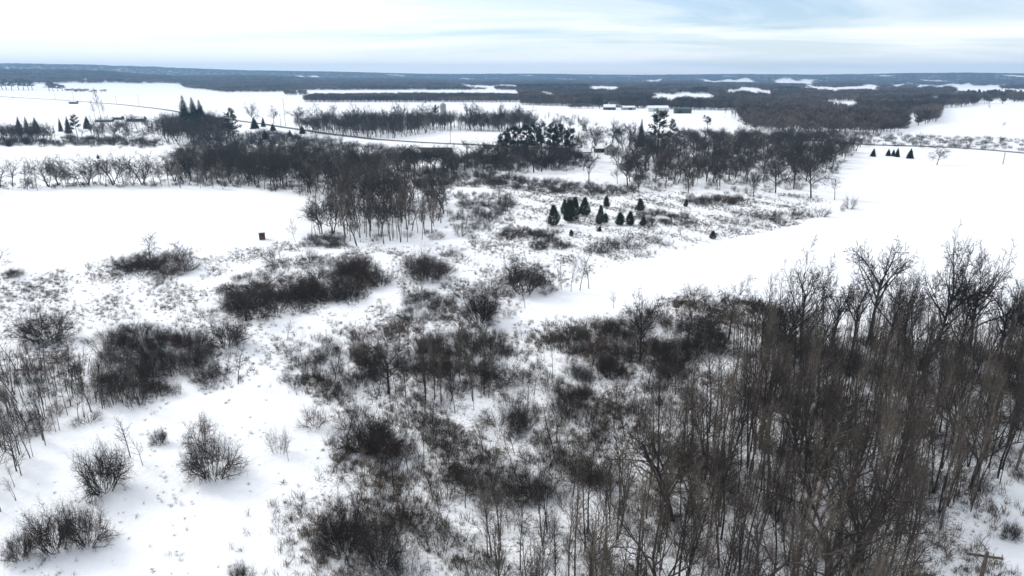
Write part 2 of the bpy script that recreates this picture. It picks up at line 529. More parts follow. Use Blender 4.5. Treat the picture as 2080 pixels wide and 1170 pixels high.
def pine(g, A, B):
    A.chain([(0, 0, -.1), (.2, 0, 8), (.1, .2, 16)], [.32, .2, .05], 6)
    for wv in range(40):
        z = g.uniform(6.0, 16)
        t = (z - 6) / 10
        a = g.uniform(0, 6.28)
        ln = (4.4 * (1 - t) ** .6 + .7) * g.uniform(.55, 1.1)
        d = nrm(np.array([math.cos(a), math.sin(a), .25 + .4 * t]))
        p0 = np.array([.1, .1, z]); p1 = p0 + d * ln
        A.chain([p0, (p0 + p1) / 2, p1], [.07, .05, .02], 3)
        for s in range(int(9 + 7 * ln)):
            f = g.uniform(.35, 1.05)
            pp = p0 + d * ln * f + g.normal(0, .32, 3)
            spray(B, pp, nrm(np.array([math.cos(a), math.sin(a), .7]) + g.normal(0, .5, 3)), g.uniform(.6, 1.1), .13)
    return 17.0, 9.0
for i in range(3): conifer('cedar', i, cedar, M['cedar'])
for i in range(2): conifer('spruce', 10 + i, spruce, M['spruce'])
for i in range(3): conifer('pine', 20 + i, pine, M['pine'])
# coarse trees for woods more than a kilometre away
for i in range(4):
    g = np.random.default_rng(600 + i); A = Acc()
    A.chain([(0, 0, 0), (0, 0, 5), (0, 0, 9)], [.25, .18, .08], 4)
    for k in range(46):
        a = g.uniform(0, 6.28); z = g.uniform(2.5, 8.5)
        d = nrm(np.array([math.cos(a), math.sin(a), g.uniform(.5, 1.6)]))
        ln = g.uniform(2.5, 4.8)
        p = np.array([math.cos(a), math.sin(a), 0]) * g.uniform(0, 2.2) + np.array([0, 0, z])
        A.chain([p, p + d * ln * .5 + g.normal(0, .2, 3), p + d * ln], [.13, .26, .05], 3)
    KINDS.setdefault('fartree', []).append(dict(whole=A.mesh('far_tree', M['far']), h=12.0, w=8.0))

# ------------------------------------------------------------------ ground
FIELD_L = poly([(-300, 560), (0, 545), (120, 530), (230, 520), (330, 505), (440, 498), (520, 486), (590, 480), (640, 440), (640, 410), (560, 392), (400, 378), (200, 374), (0, 380), (-300, 385)])
FIELD_R = poly([(1130, 590), (1240, 540), (1380, 510), (1520, 478), (1640, 452), (1720, 425), (1700, 395), (1720, 360), (1850, 345), (2080, 340), (2500, 345), (2600, 560), (2080, 690), (1700, 690), (1500, 580), (1390, 575), (1230, 610), (1080, 650), (1020, 660)])
SCRUB = poly([(640, 1170), (620, 1000), (700, 900), (610, 760), (640, 690), (760, 650), (1050, 670), (1150, 650), (1300, 640), (1480, 600), (2080, 680), (2300, 700), (2300, 985), (2060, 985), (1990, 1060), (1930, 1170), (1920, 1450), (600, 1450)])
OPEN_BL = poly([(-200, 1450), (-200, 1040), (60, 1010), (150, 900), (300, 830), (520, 790), (590, 800), (640, 880), (690, 920), (620, 1010), (630, 1450)])
MEADOW = poly([(-300, 780), (-300, 565), (0, 555), (250, 530), (520, 495), (640, 480), (700, 500), (900, 500), (1000, 480), (1000, 360), (1300, 390), (1660, 400), (1640, 450), (1380, 505), (1230, 540), (1100, 600), (1000, 665), (760, 650), (640, 690), (600, 790), (300, 830), (0, 760)])
FAR_ROUGH = [poly(p) for p in (
    [(-100, 370), (330, 365), (330, 300), (-100, 296)],
    [(330, 365), (520, 385), (650, 410), (760, 385), (1000, 360), (1300, 395), (1680, 395), (1760, 325), (1740, 290), (1300, 285), (1150, 300), (940, 325), (800, 330), (740, 300), (540, 272), (420, 280), (330, 300)],
    [(1720, 300), (2200, 312), (2200, 280), (1720, 272)],
    [(180, 285), (360, 285), (360, 255), (190, 262)],
)]
TRAILS = [poly(p) for p in (
    [(400, 580), (480, 545), (560, 515), (700, 505), (700, 515), (570, 525), (500, 555), (430, 590)],
    [(605, 730), (600, 690), (640, 655), (680, 660), (640, 700), (650, 735)],
    [(300, 840), (480, 785), (640, 735), (640, 750), (490, 800), (320, 860)],
    [(760, 515), (790, 520), (800, 590), (740, 630), (730, 620), (775, 580)],
)]
def wander(P):
    x, y = P[:, 0], P[:, 1]
    return P + np.stack([4.5 * np.sin(y / 7.3 + 1.7 * np.sin(x / 9.1)) + 2.2 * np.sin(y / 2.9 + x / 3.7), 4.5 * np.sin(x / 6.7 + 1.3 * np.sin(y / 8.3)) + 2.2 * np.sin(x / 3.1 - y / 4.3)], 1)
def rough_at(P):
    g = np.random.default_rng(5)
    return sum(rough_one(wander(P + g.normal(0, 2.0, P.shape))) for _ in range(5)) / 5
def rough_one(P):
    v = np.zeros(len(P))
    v[inside(P, MEADOW)] = 0.5
    v[inside(P, SCRUB)] = 0.8
    v[inside(P, OPEN_BL)] = 0.22
    for q in FAR_ROUGH: v[inside(P, q)] = 0.75
    v[inside(P, FIELD_L)] = 0
    v[inside(P, FIELD_R)] = 0.03
    for q in TRAILS: v[inside(P, q)] = 0.04
    return v
fine = np.linspace(-50, 50, 430)
angs = np.radians(np.concatenate([fine, np.linspace(50, 310, 42)[1:-1]]))
rads = np.concatenate([[4, 9], np.geomspace(15, 7800, 330)])
aa, rr = np.meshgrid(angs, rads)
gx, gy = np.sin(aa) * rr, np.cos(aa) * rr
gz = H(gx, gy)
na, nr = len(angs), len(rads)
V = np.stack([gx.ravel(), gy.ravel(), gz.ravel()], 1)
I = np.arange(nr * na).reshape(nr, na)
J = np.roll(I, -1, axis=1)
Q = np.stack([I[:-1], J[:-1], J[1:], I[1:]], -1).reshape(-1, 4)[:, ::-1]
cap = [tuple(int(q) for q in I[0][::-1])]
gm = bpy.data.meshes.new('ground')
gm.from_pydata(V.tolist(), [], Q.tolist() + cap)
gm.materials.append(M['snow'])
ra = gm.attributes.new('rough', 'FLOAT', 'POINT')
ra.data.foreach_set('value', rough_at(V[:, :2]).astype(np.float32))
gm.polygons.foreach_set('use_smooth', [True] * len(gm.polygons))
gm.update()
ground = tag(link('ground', gm), kind='structure')

def strip(name, pts, width, material, lift=0.05):
    P = np.array([at(*p) for p in pts])
    s = np.concatenate([[0], np.cumsum(np.hypot(*np.diff(P, axis=0).T))])
    k = max(2, int(s[-1] / 8))
    u = np.linspace(0, s[-1], k)
    X = np.interp(u, s, P[:, 0]); Y = np.interp(u, s, P[:, 1])
    T = np.stack([np.gradient(X), np.gradient(Y)], 1); T /= np.linalg.norm(T, axis=1)[:, None]
    Nn = np.stack([-T[:, 1], T[:, 0]], 1)
    vs = []; fs = []
    for i in range(k):
        for q in (-1.25, -1, 1, 1.25):
            x, y = X[i] + Nn[i, 0] * q * width / 2, Y[i] + Nn[i, 1] * q * width / 2
            vs.append((x, y, float(H(x, y)) + (lift + .12 if abs(q) == 1 else -.15)))
        if i:
            for j in range(3):
                o = (i - 1) * 4 + j
                fs.append((o, o + 1, o + 5, o + 4))
    me = bpy.data.meshes.new(name); me.from_pydata(vs, [], fs); me.materials.append(material)
    return tag(link(name, me), kind='structure')
strip('road', [(-120, 190), (0, 196), (120, 203), (240, 212), (330, 222), (420, 237), (535, 252), (600, 262), (660, 271), (760, 283), (850, 289), (960, 294), (1060, 299), (1180, 303)], 6.5, M['asphalt'])
strip('road', [(1640, 285), (1760, 294), (1900, 298), (2000, 304), (2080, 311), (2200, 322)], 6, M['asphalt'])

# ------------------------------------------------------------------ planting
def put(kind, name, P, height, label, cat, group=None, width=None, parts=True, var=None, rz=None, lean=0.0):
    if isinstance(kind, tuple): kind = kind[int(rng.integers(len(kind)))]
    ks = KINDS[kind]
    k = ks[int(rng.integers(len(ks))) if var is None else var % len(ks)]
    sz = height / k['h']
    sx = (width / k['w']) if width else sz * rng.uniform(.9, 1.12)
    loc = (P[0], P[1], float(H(P[0], P[1])) - 0.03)
    fs = '_far' if math.hypot(P[0], P[1]) > (90 if kind == 'broad' else 150) and 'crown_far' in k else ''
    if parts:
        o = link(name, None, loc=loc)
        link('trunk' if kind not in ('shrub', 'bigshrub', 'redshrub', 'brush') else 'stems', k['trunk'], o)
        link('crown' if kind not in ('shrub', 'bigshrub', 'redshrub', 'brush') else 'twigs', k['crown' + fs], o)
    else:
        o = link(name, k['whole' + fs], loc=loc)
    o.scale = (sx, sx, sz)
    o.rotation_euler = (rng.normal(0, .035) + lean, rng.normal(0, .035), rng.uniform(0, 6.28) if rz is None else rz)
    return tag(o, label, cat, group)
def one(kind, name, bx, by, ty, label, cat, w=None, **kw):
    P = near_at(bx, by) if by > 1000 else at(bx, by)
    return put(kind, name, P, px_height(bx, by, ty), label, cat, width=px_width(bx, by, w) if w else None, **kw)
def fill(pol, n, sep, avoid=()):
    lo, hi = pol.min(0), pol.max(0)
    got = []; cell = {}
    for _ in range(60):
        C = rng.uniform(lo, hi, (max(200, n * 3), 2))
        C = C[inside(C, pol)]
        for a in avoid: C = C[~inside(C, a)]
        for c in C:
            key = (int(c[0] // sep), int(c[1] // sep))
            ok = True
            for i in (-1, 0, 1):
                for j in (-1, 0, 1):
                    for q in cell.get((key[0] + i, key[1] + j), ()):
                        if (q[0] - c[0]) ** 2 + (q[1] - c[1]) ** 2 < sep * sep: ok = False
            if ok:
                cell.setdefault(key, []).append(c); got.append(c)
                if len(got) >= n: return np.array(got)
    return np.array(got) if got else np.zeros((0, 2))

MASS = {}
def mass(obj, kind, P, hr, wf=(.9, 1.15)):
    L_ = MASS.setdefault(obj, [])
    kinds = kind if isinstance(kind, tuple) else (kind,)
    for p in P:
        kind = kinds[int(rng.integers(len(kinds)))]
        k = int(rng.integers(len(KINDS[kind])))
        d = KINDS[kind][k]
        s = rng.uniform(*hr) / d['h']; w = s * rng.uniform(*wf)
        L_.append((p[0], p[1], float(H(p[0], p[1])) - .03, w, w, s, rng.uniform(0, 6.28), kind, k, 'whole_far' if math.hypot(p[0], p[1]) > 150 and 'whole_far' in d else 'whole'))
def stand(kind, name, pol, n, sep, hr, label, cat, group, parts=True, avoid=(), extra=0, mass_name=None, wf=None, zones=None):
    P = fill(pol, n + extra, sep, avoid)
    P = P + rng.normal(0, .5, P.shape) * sep
    order = np.argsort(np.hypot(P[:, 0], P[:, 1])) if len(P) else []
    P = P[order]
    if extra:                                  # the outermost, best seen ones are individuals
        pick = np.sort(rng.choice(len(P), min(n, len(P)), replace=False))
        keep = np.zeros(len(P), bool); keep[pick] = True
    else:
        keep = np.ones(len(P), bool)
    if len(P):
        pxs = np.array([1040 + FPX * p[0] / (p[1] * CP + CAM_H * SP) for p in P])
        q1, q2 = np.quantile(pxs[keep], [.33, .67]) if keep.any() else (0, 0)
        dm = np.median(np.hypot(P[keep][:, 0], P[keep][:, 1])) if keep.any() else 0
    for p, px in zip(P[keep], pxs[keep] if len(P) else ()):
        h = rng.uniform(*hr)
        f = (h - hr[0]) / (hr[1] - hr[0])
        size = 'low' if f < .33 else ('tall' if f > .67 else 'middling')
        side = 'left part' if px < q1 else ('right part' if px > q2 else 'middle')
        row = 'front' if math.hypot(*p) < dm else 'back'
        if zones and math.hypot(*p) > 88: h *= .9        # younger growth under the crest trees
        lb = '%s %s, %s %s' % (size, label, row, side)
        o = put(kind, name, p, h, lb, cat, group, parts=parts, width=(h * rng.uniform(*wf)) if wf else None)
        if zones: o['label'] = zones(size, p, o)
    if (~keep).any():
        m = ~keep & (np.hypot(P[:, 0], P[:, 1]) > 88) & bool(zones)
        mass(mass_name, kind, P[~keep & ~m], hr)
        mass(mass_name, kind, P[m], (hr[0] * .9, hr[1] * .9))

# --- the big trees on the crest of the near wood
crest = [
    (1625, 700, 484, 120, 'tall bare tree with an even fan-shaped crown against the right snowfield'),
    (1765, 690, 474, 140, 'bare tree forking low into wide-spread limbs, right of the fan-shaped tree'),
    (1900, 722, 456, 150, 'tallest bare tree at the crest of the right woodland'),
    (1968, 724, 482, 130, 'dense dark bare tree just right of the tallest crest tree'),
    (1480, 690, 548, 90, 'medium bare tree on the wood edge behind the brown-leaved bush'),
    (1545, 735, 556, 100, 'broad bare tree with a leaning limb left of the fan-shaped tree'),
    (1690, 705, 566, 90, 'bare tree filling the gap between fan-shaped and forked trees'),
    (1835, 705, 520, 90, 'slimmer bare tree between the forked tree and the tallest tree'),
    (2065, 770, 560, 110, 'bare tree at the right picture edge behind the wood'),
    (2030, 735, 535, 110, 'round-crowned bare tree second from the right picture edge on the crest'),
    (1940, 745, 505, 110, 'bare tree standing in front of the two tallest crest trees'),
    (1730, 720, 545, 100, 'bare tree in front of the forked crest tree, to its left'),
    (1800, 712, 540, 100, 'bare tree in front of the forked crest tree, to its right'),
    (1600, 730, 565, 90, 'lower bare tree at the foot of the fan-shaped crest tree'),
    (1440, 715, 590, 90, 'bare tree between the brown-leaved bush and the medium wood-edge tree'),
    (2110, 760, 540, 120, 'bare tree half cut off by the right picture edge'),
    (1300, 735, 590, 90, 'bare tree alone at the left tip of the right woodland'),
    (1395, 700, 600, 80, 'dark bare tree left of the wood crest by the brown bush'),
]
for i, (bx, by, ty, w, lb) in enumerate(crest):
    one('broad', 'broad_tree', bx, by, ty, lb, 'tree', w=w, var=i, group='big trees along the crest of the right woodland')

def wood_label(size, p, o):
    c = p[1] * CP + CAM_H * SP
    px, py = 1040 + FPX * p[0] / c, 585 - FPX * (p[1] * SP - CAM_H * CP) / c
    nm = o.children[0].data.name
    nm = nm.split('.')
    i = int(nm[1]) if len(nm) > 1 else 0
    slim = nm[0].startswith('slender')
    look = ('pale' if i % 2 else 'dark') + (' twin-stemmed' if i in (2, 5) else ' slender') if slim else 'crooked spreading'
    if py > 1050 and px > 1700: z = 'near the corner with the utility pole'
    elif py > 1120: z = 'along the bottom picture edge'
    elif px > 1930: z = 'towards the right picture edge'
    elif py < 770: z = 'just below the big crest trees'
    elif px < 1500: z = 'on its left fringe'
    elif py < 900: z = 'in its rear half'
    else: z = 'in its front half'
    return '%s %s bare tree of the right woodland, %s' % (size, look, z)
WOOD = poly([(1000, 1420), (1170, 1180), (1310, 1010), (1400, 900), (1500, 830), (1490, 720), (1540, 695), (1800, 690), (2080, 705), (2260, 730), (2260, 960), (2060, 965), (1960, 1040), (1860, 1160), (1760, 1420)])
stand(('slender',) * 18 + ('open',), 'slender_tree', WOOD, 250, 1.15, (7, 15), 'slender bare grey-brown tree in the dense woodland at right', 'tree',
      'slender trees of the dense right woodland', zones=wood_label, extra=520, mass_name='woodland_trees')
stand('brush', 'woodland_brush', WOOD, 0, 2.0, (1.2, 2.4), '', '', '', extra=170, mass_name='woodland_brush')
stand('slender', 'slender_tree', poly([(930, 1400), (960, 1120), (1060, 1080), (1290, 1020), (1170, 1190), (1010, 1400)]), 22, 2.2, (8, 12),
      'slim spaced tree at the bottom middle', 'tree', 'spaced slim trees at the bottom middle')
stand('slender', 'slender_tree', poly([(800, 815), (840, 770), (930, 760), (1010, 775), (1000, 815), (900, 830)]), 16, 1.5, (8, 11),
      'pole-straight thin tree of the upright clump at picture centre', 'tree', 'upright clump of thin trees')
LEFTWOOD = poly([(-200, 1090), (0, 1040), (50, 990), (100, 890), (170, 850), (290, 825), (250, 770), (100, 745), (-200, 760)])
stand(('slender', 'slender', 'small'), 'small_tree', LEFTWOOD, 70, 1.1, (3.5, 8), 'thin bare tree in the stand at the left edge', 'tree', 'stand of thin trees at the left edge', extra=190, mass_name='woodland_trees')

# --- single small trees
singles = [
    ('small', 305, 525, 467, 46, 'small bare tree with pale crown rising out of the rounded dark thicket'),
    ('small', 375, 552, 486, 56, 'crooked bare tree at the right end of the rounded dark thicket'),
    ('small', 484, 780, 690, 52, 'lone thin tree standing on open snow with a dark foot'),
    ('small', 1066, 626, 588, 36, 'tiny lone tree on the snow beside the central dark shrubs'),
    ('small', 1246, 626, 594, 30, 'tiny dark tree on the snow left of the right woodland'),
    ('small', 1140, 588, 520, 34, 'leftmost of the four open trees standing beside the big central shrub'),
    ('small', 1160, 592, 512, 38, 'second of the four open trees standing beside the big central shrub'),
    ('small', 1178, 590, 500, 44, 'tallest of the four open trees standing beside the big central shrub'),
    ('small', 1196, 586, 516, 46, 'rightmost of the four open trees standing beside the big central shrub'),
    ('slender', 1695, 406, 355, 26, 'pale thin tree alone at the corner of the right snowfield'),
    ('small', 600, 492, 442, 28, 'thin pale tree at the right end of the left snowfield'),
    ('small', -5, 560, 505, 60, 'bare tree cut by the left picture edge below the snowfield'),
    ('small', 2035, 259, 245, 15, 'lone round tree on the far right snowy slope, the lower one'),
    ('small', 2011, 223, 210, 10, 'lone round tree on the far right snowy slope, the upper one'),
    ('broad', 1903, 335, 296, 40, 'spreading bare tree at the top edge of the right snowfield'),
    ('broad', 1870, 294, 268, 28, 'bare round tree standing in the brushy roadside at right'),
    ('small', 265, 930, 835, 62, 'open branching tree in the left foreground above the big shrub'),
    ('small', 290, 945, 862, 48, 'small leaning tree beside the open snow in the left foreground'),
    ('small', 585, 690, 645, 40, 'small reddish tree on rough snow right of the domed dark shrub'),
    ('small', 586, 936, 880, 30, 'sapling touching the upright little shrub in the lower left'),
    ('small', 735, 1015, 930, 36, 'thin sapling on the white gap right of the open snow'),
    ('small', 1385, 490, 448, 30, 'bare tree on the thicket edge along the right snowfield, centre'),
    ('small', 965, 520, 475, 26, 'spindly sapling on the snow between grove and central shrubs'),
    ('broad', 790, 800, 668, 140, 'wide many-limbed dark tree left of the upright clump'),
    ('broad', 1200, 1175, 1015, 130, 'dark forked tree with a dense crown at the bottom middle'),
    ('broad', 500, 652, 562, 110, 'dark crooked tree at the left end of the long thicket'),
    ('slender', 195, 247, 203, 14, 'tall wispy tree by the farmstead, left of three'),
    ('slender', 207, 249, 178, 16, 'tallest wispy tree by the farmstead, middle of three'),
    ('slender', 214, 248, 200, 12, 'tall wispy tree by the farmstead, right of three'),
]
for kd, bx, by, ty, w, lb in singles:
    one(kd, {'small': 'small_tree', 'slender': 'slender_tree', 'broad': 'broad_tree'}[kd], bx, by, ty, lb, 'tree', w=w)

# --- single shrubs
shrubs = [
    ('shrub', 112, 1108, 1006, 112, 'left half of the big round double shrub at the lower left'),
    ('shrub', 178, 1100, 1008, 104, 'right half of the big round double shrub at the lower left'),
    ('shrub', 42, 1128, 1066, 66, 'low brown shrub at the left of the big double shrub'),
    ('shrub', 210, 995, 880, 120, 'large tangled shrub above the big double shrub, left foreground'),
    ('shrub', 432, 968, 868, 128, 'large spiky shrub with branching tree stems, lower left of centre'),
    ('redshrub', 412, 900, 828, 88, 'reddish shrub standing behind the large spiky shrub'),
    ('brush', 567, 918, 860, 58, 'small upright bushy shrub alone on the snow'),
    ('shrub', 492, 1190, 1138, 64, 'shrub cut by the bottom picture edge on open snow'),
    ('shrub', 95, 692, 612, 124, 'broad rounded shrub at the left edge of the rough meadow'),
    ('shrub', 30, 562, 540, 40, 'little dome shrub below the left snowfield near the picture edge'),
    ('shrub', 325, 900, 866, 40, 'small dark shrub at the foot of the left thicket'),
    ('redshrub', 640, 868, 812, 76, 'red-brown shrub on the right side of the open snow'),
    ('shrub', 557, 532, 494, 62, 'dark shrub below the small red-brown hut'),
    ('shrub', 625, 534, 498, 60, 'shrub to the right of the one below the hut'),
    ('shrub', 384, 524, 500, 32, 'little shrub at the snowfield edge beside the crooked tree'),
    ('shrub', 180, 545, 528, 20, 'tiny shrub left of the rounded dark thicket'),
    ('shrub', 1725, 424, 391, 38, 'dark shrub alone on the edge of the right snowfield'),
    ('shrub', 1712, 430, 414, 16, 'knee-high shrub just left of the lone field-edge shrub'),
    ('shrub', 1066, 594, 512, 112, 'large dark rounded shrub in the centre beside four open trees'),
    ('shrub', 976, 652, 572, 112, 'wide dark shrub below and left of the large central shrub'),
    ('shrub', 870, 566, 502, 118, 'dark shrub beneath the grey grove, above picture centre'),
    ('shrub', 462, 702, 636, 108, 'domed dark shrub on a short trunk below the long thicket'),
    ('shrub', 1240, 768, 708, 70, 'round dark shrub on snow left of the right woodland'),
    ('redshrub', 1410, 612, 570, 86, 'brown-leaved bush at the left end of the wood crest'),
    ('shrub', 745, 915, 818, 130, 'very dark big shrub right of the open snow'),
    ('shrub', 700, 1120, 1008, 120, 'left part of the black thicket at the bottom, left of the spaced slim trees'),
    ('shrub', 775, 1150, 1030, 120, 'right part of the black thicket at the bottom, left of the spaced slim trees'),
    ('redshrub', 1300, 880, 838, 50, 'small red-brown shrub in the white gap of the scrub'),
    ('brush', 1145, 855, 790, 60, 'upright shrub in the middle of the scrub'),
    ('brush', 1140, 965, 880, 80, 'brush clump in front of the upright scrub shrub'),
    ('shrub', 2050, 1090, 1048, 46, 'pale low shrub on the snow above the utility pole'),
    ('shrub', 935, 480, 450, 44, 'round shrub at the right foot of the grey grove'),
    ('shrub', 1030, 420, 390, 56, 'round shrub in the meadow behind the cedars, to their left'),
    ('shrub', 1965, 296, 278, 24, 'very dark round bush by the roadside at right'),
    ('shrub', 1670, 440, 415, 40, 'brownish shrub at the right tip of the field-edge thicket'),
]
for i, (kd, bx, by, ty, w, lb) in enumerate(shrubs):
    one('bigshrub' if kd == 'shrub' and by > 560 else kd, 'shrub', bx, by, ty, lb, 'shrub', w=w, var=i)

# --- thickets: each bush an individual, alike ones share the thicket's label
thickets = [
    ('shrub', [(230, 558), (260, 530), (310, 522), (370, 530), (395, 550), (340, 566)], 16, 1.6, (2.6, 4.0), 'bush in the rounded dark thicket below the left snowfield', 'rounded thicket'),
    ('shrub', [(440, 640), (520, 600), (600, 590), (690, 560), (770, 540), (775, 600), (690, 612), (600, 625), (520, 650)], 40, 2.2, (3.0, 4.6), 'dark bush in the long thicket left of picture centre', 'long thicket left of centre'),
    ('brush', [(215, 800), (200, 700), (270, 672), (410, 700), (425, 770), (330, 810)], 62, 1.5, (2.0, 3.2), 'upright brushy bush in the wide brown thicket at left', 'wide brown thicket at left'),
    ('brush', [(640, 770), (660, 700), (800, 690), (1050, 690), (1050, 720), (900, 760), (740, 800)], 30, 2.2, (1.8, 3.0), 'bush in the belt of scrub above the upright tree clump', 'belt of scrub above the clump'),
    ('brush', [(1130, 690), (1250, 660), (1380, 640), (1480, 690), (1480, 740), (1300, 740), (1150, 710)], 40, 2.0, (2.2, 3.8), 'bush in the dark hedge running from the wood tip', 'dark hedge off the wood tip'),
    ('brush', [(640, 1170), (650, 1000), (820, 880), (1000, 830), (1300, 800), (1450, 800), (1400, 900), (1300, 1010), (1150, 1180)], 62, 2.4, (1.5, 3.2), 'bush scattered through the snowy scrub at the lower middle', 'scattered scrub bushes'),
    ('shrub', [(1180, 512), (1230, 488), (1330, 482), (1350, 500), (1290, 515)], 18, 2.4, (1.8, 2.8), 'bush in the low thicket beside the right snowfield', 'low thicket by the right snowfield'),
    ('shrub', [(1480, 462), (1490, 438), (1610, 436), (1660, 436), (1600, 460)], 18, 2.4, (2.0, 3.2), 'bush in the field-edge thicket below the old broad trees', 'field-edge thicket'),
]
for kd, pp, n, sp, hr, lb, gp in thickets:
    stand(kd, 'shrub', poly(pp), n, sp, hr, lb, 'shrub', gp, avoid=TRAILS)
SCRUB_IN = poly([(650, 1190), (650, 1000), (720, 900), (640, 760), (680, 690), (1040, 690), (1140, 670), (1300, 700), (1480, 720), (1470, 830), (1380, 900), (1290, 1010), (1150, 1190)])
stand('small', 'small_tree', SCRUB_IN, 34, 4.0, (4, 7.5), 'thin sapling in the snowy scrub beside the right woodland', 'tree', 'saplings in the snowy scrub', avoid=TRAILS)
mass('scrub_thickets', ('slender', 'small', 'small'), fill(SCRUB_IN, 110, 1.8, TRAILS), (2.2, 6))
for q in range(46):                              # denser clumps in the scrub
    c = fill(SCRUB_IN, 1, .1)[0]
    P = c + rng.normal(0, rng.uniform(1.0, 2.4), (int(rng.integers(3, 8)), 2))
    mass('scrub_thickets', ('brush', 'shrub', 'brush')[q % 3], P, (1.2, 3.0))
for pp, n, sp, hr in [                            # denser hearts of the thickets
    ([(440, 640), (520, 590), (600, 575), (690, 535), (770, 520), (775, 600), (690, 612), (600, 625), (520, 650)], 110, 1.6, (2.4, 4.4)),
    ([(420, 610), (470, 570), (560, 560), (540, 600), (460, 640)], 24, 2, (1.2, 2.6)),
    ([(800, 570), (820, 520), (920, 515), (930, 560), (880, 575)], 34, 1.7, (1.8, 3.8)),
    ([(910, 655), (920, 600), (1000, 580), (1040, 650), (980, 665)], 34, 1.6, (1.6, 3.6)),
    ([(1010, 598), (1020, 560), (1110, 560), (1120, 598)], 20, 1.6, (1.8, 3.6)),
    ([(640, 800), (650, 700), (760, 690), (800, 760), (700, 830)], 46, 1.5, (1.2, 3.0)),
    ([(690, 915), (700, 850), (800, 840), (830, 900), (760, 925)], 18, 1.3, (1.4, 3.2)),
    ([(640, 1200), (650, 1060), (720, 1030), (840, 1060), (830, 1200)], 24, 1.3, (1.4, 3.4)),
    ([(1130, 715), (1160, 670), (1300, 650), (1480, 640), (1490, 740), (1300, 760)], 80, 1.5, (1.6, 3.6)),
    ([(215, 810), (190, 700), (270, 672), (410, 695), (430, 780), (330, 820)], 120, 1.2, (1.6, 3.0)),
    ([(-150, 890), (-100, 760), (100, 745), (280, 770), (290, 830), (150, 870), (0, 900)], 110, 1.5, (1.2, 3.0)),
    ([(225, 562), (260, 530), (310, 520), (380, 530), (395, 555), (340, 570)], 34, 1.4, (2.0, 3.6)),
    ([(650, 500), (660, 460), (740, 420), (900, 430), (915, 470), (860, 502)], 50, 3.0, (1.0, 2.6)),
    ([(860, 500), (890, 440), (960, 400), (1040, 440), (1000, 480), (930, 500)], 60, 2.4, (1.0, 2.8)),
    ([(900, 980), (950, 850), (1200, 830), (1300, 860), (1200, 1000), (1000, 1050)], 46, 2.0, (1.0, 2.6)),
]:
    P = fill(poly(pp), int(n * .5), sp * 1.5, TRAILS)
    P = P + rng.normal(0, 1.0, P.shape) * sp
    mass('scrub_thickets', ('shrub', 'brush', 'brush', 'redshrub'), P, (hr[0] * .6, hr[1]))
# distant and small brush that reads as one mass
for pp, n, sp, hr in [
    ([(1290, 465), (1300, 432), (1390, 436), (1410, 460)], 26, 2.5, (1.5, 2.6)),
    ([(1010, 488), (1030, 470), (1130, 474), (1120, 488)], 26, 2.2, (1.4, 2.2)),
    ([(1080, 508), (1090, 492), (1160, 495), (1150, 508)], 18, 2.0, (1.2, 2.0)),
    ([(1390, 418), (1400, 404), (1510, 404), (1500, 418)], 26, 2.4, (1.5, 2.6)),
    ([(925, 470), (930, 390), (1040, 400), (1040, 425), (990, 470)], 46, 3.0, (1.5, 3.0)),
    ([(840, 380), (860, 352), (1050, 362), (1290, 385), (1290, 400), (1180, 398), (950, 380)], 190, 3.0, (1.6, 3.6)),
    ([(610, 500), (640, 482), (700, 490), (690, 504)], 14, 2.2, (1.6, 2.6)),
    ([(-100, 650), (0, 585), (120, 580), (140, 610), (0, 640)], 16, 2.5, (.6, 1.3)),
    ([(450, 600), (480, 560), (640, 520), (700, 520), (500, 610)], 20, 2.5, (1, 2.2)),
    ([(800, 660), (830, 600), (900, 590), (920, 650)], 22, 2.0, (1, 2.6)),
    ([(560, 770), (600, 690), (660, 690), (640, 780)], 14, 2.0, (.8, 1.8)),
    ([(420, 280), (540, 270), (760, 300), (930, 322), (800, 336), (700, 345), (480, 345), (340, 320)], 400, 5.0, (2.0, 5.5)),
    ([(180, 300), (200, 270), (340, 262), (345, 300)], 60, 6, (1, 3)),
    ([(-100, 297), (-100, 285), (105, 287), (110, 296)], 80, 3.5, (1.5, 5)),
    ([(115, 298), (118, 282), (180, 280), (330, 290), (330, 300), (200, 297)], 90, 4.5, (1.5, 5)),
    ([(330, 365), (340, 320), (500, 345), (760, 345), (930, 345), (760, 385), (640, 400), (500, 378)], 190, 3.6, (1.2, 3.6)),
    ([(-50, 374), (500, 372), (500, 380), (-50, 384)], 60, 3.0, (.7, 2.2)),
    ([(1280, 395), (1270, 340), (1600, 300), (1740, 300), (1690, 350), (1640, 390)], 200, 5, (1.5, 3.5)),
    ([(1725, 272), (2200, 290), (2200, 312), (1725, 296)], 140, 6, (1.6, 4)),
    ([(1770, 262), (1800, 254), (1840, 254), (1830, 262)], 40, 4, (2.5, 3.5)),
    ([(880, 345), (950, 318), (1170, 325), (1170, 345), (1000, 355)], 120, 4, (2.5, 4)),
]:
    mead = sp < 3.1 and n < 50                    # the brown thickets of the meadow are tight
    P = fill(poly(pp), int(n * (2.2 if mead else 1.5)), sp * (.65 if mead else .85), TRAILS)
    P = P + rng.normal(0, 1, P.shape) * np.array([1.5, 3.0]) * (.5 if mead else 1)
    k = len(P) // 2
    mass('distant_brush', 'brush', P[:k], hr)
    mass('distant_brush', 'shrub', P[k:], (hr[0] * .6, hr[1]))

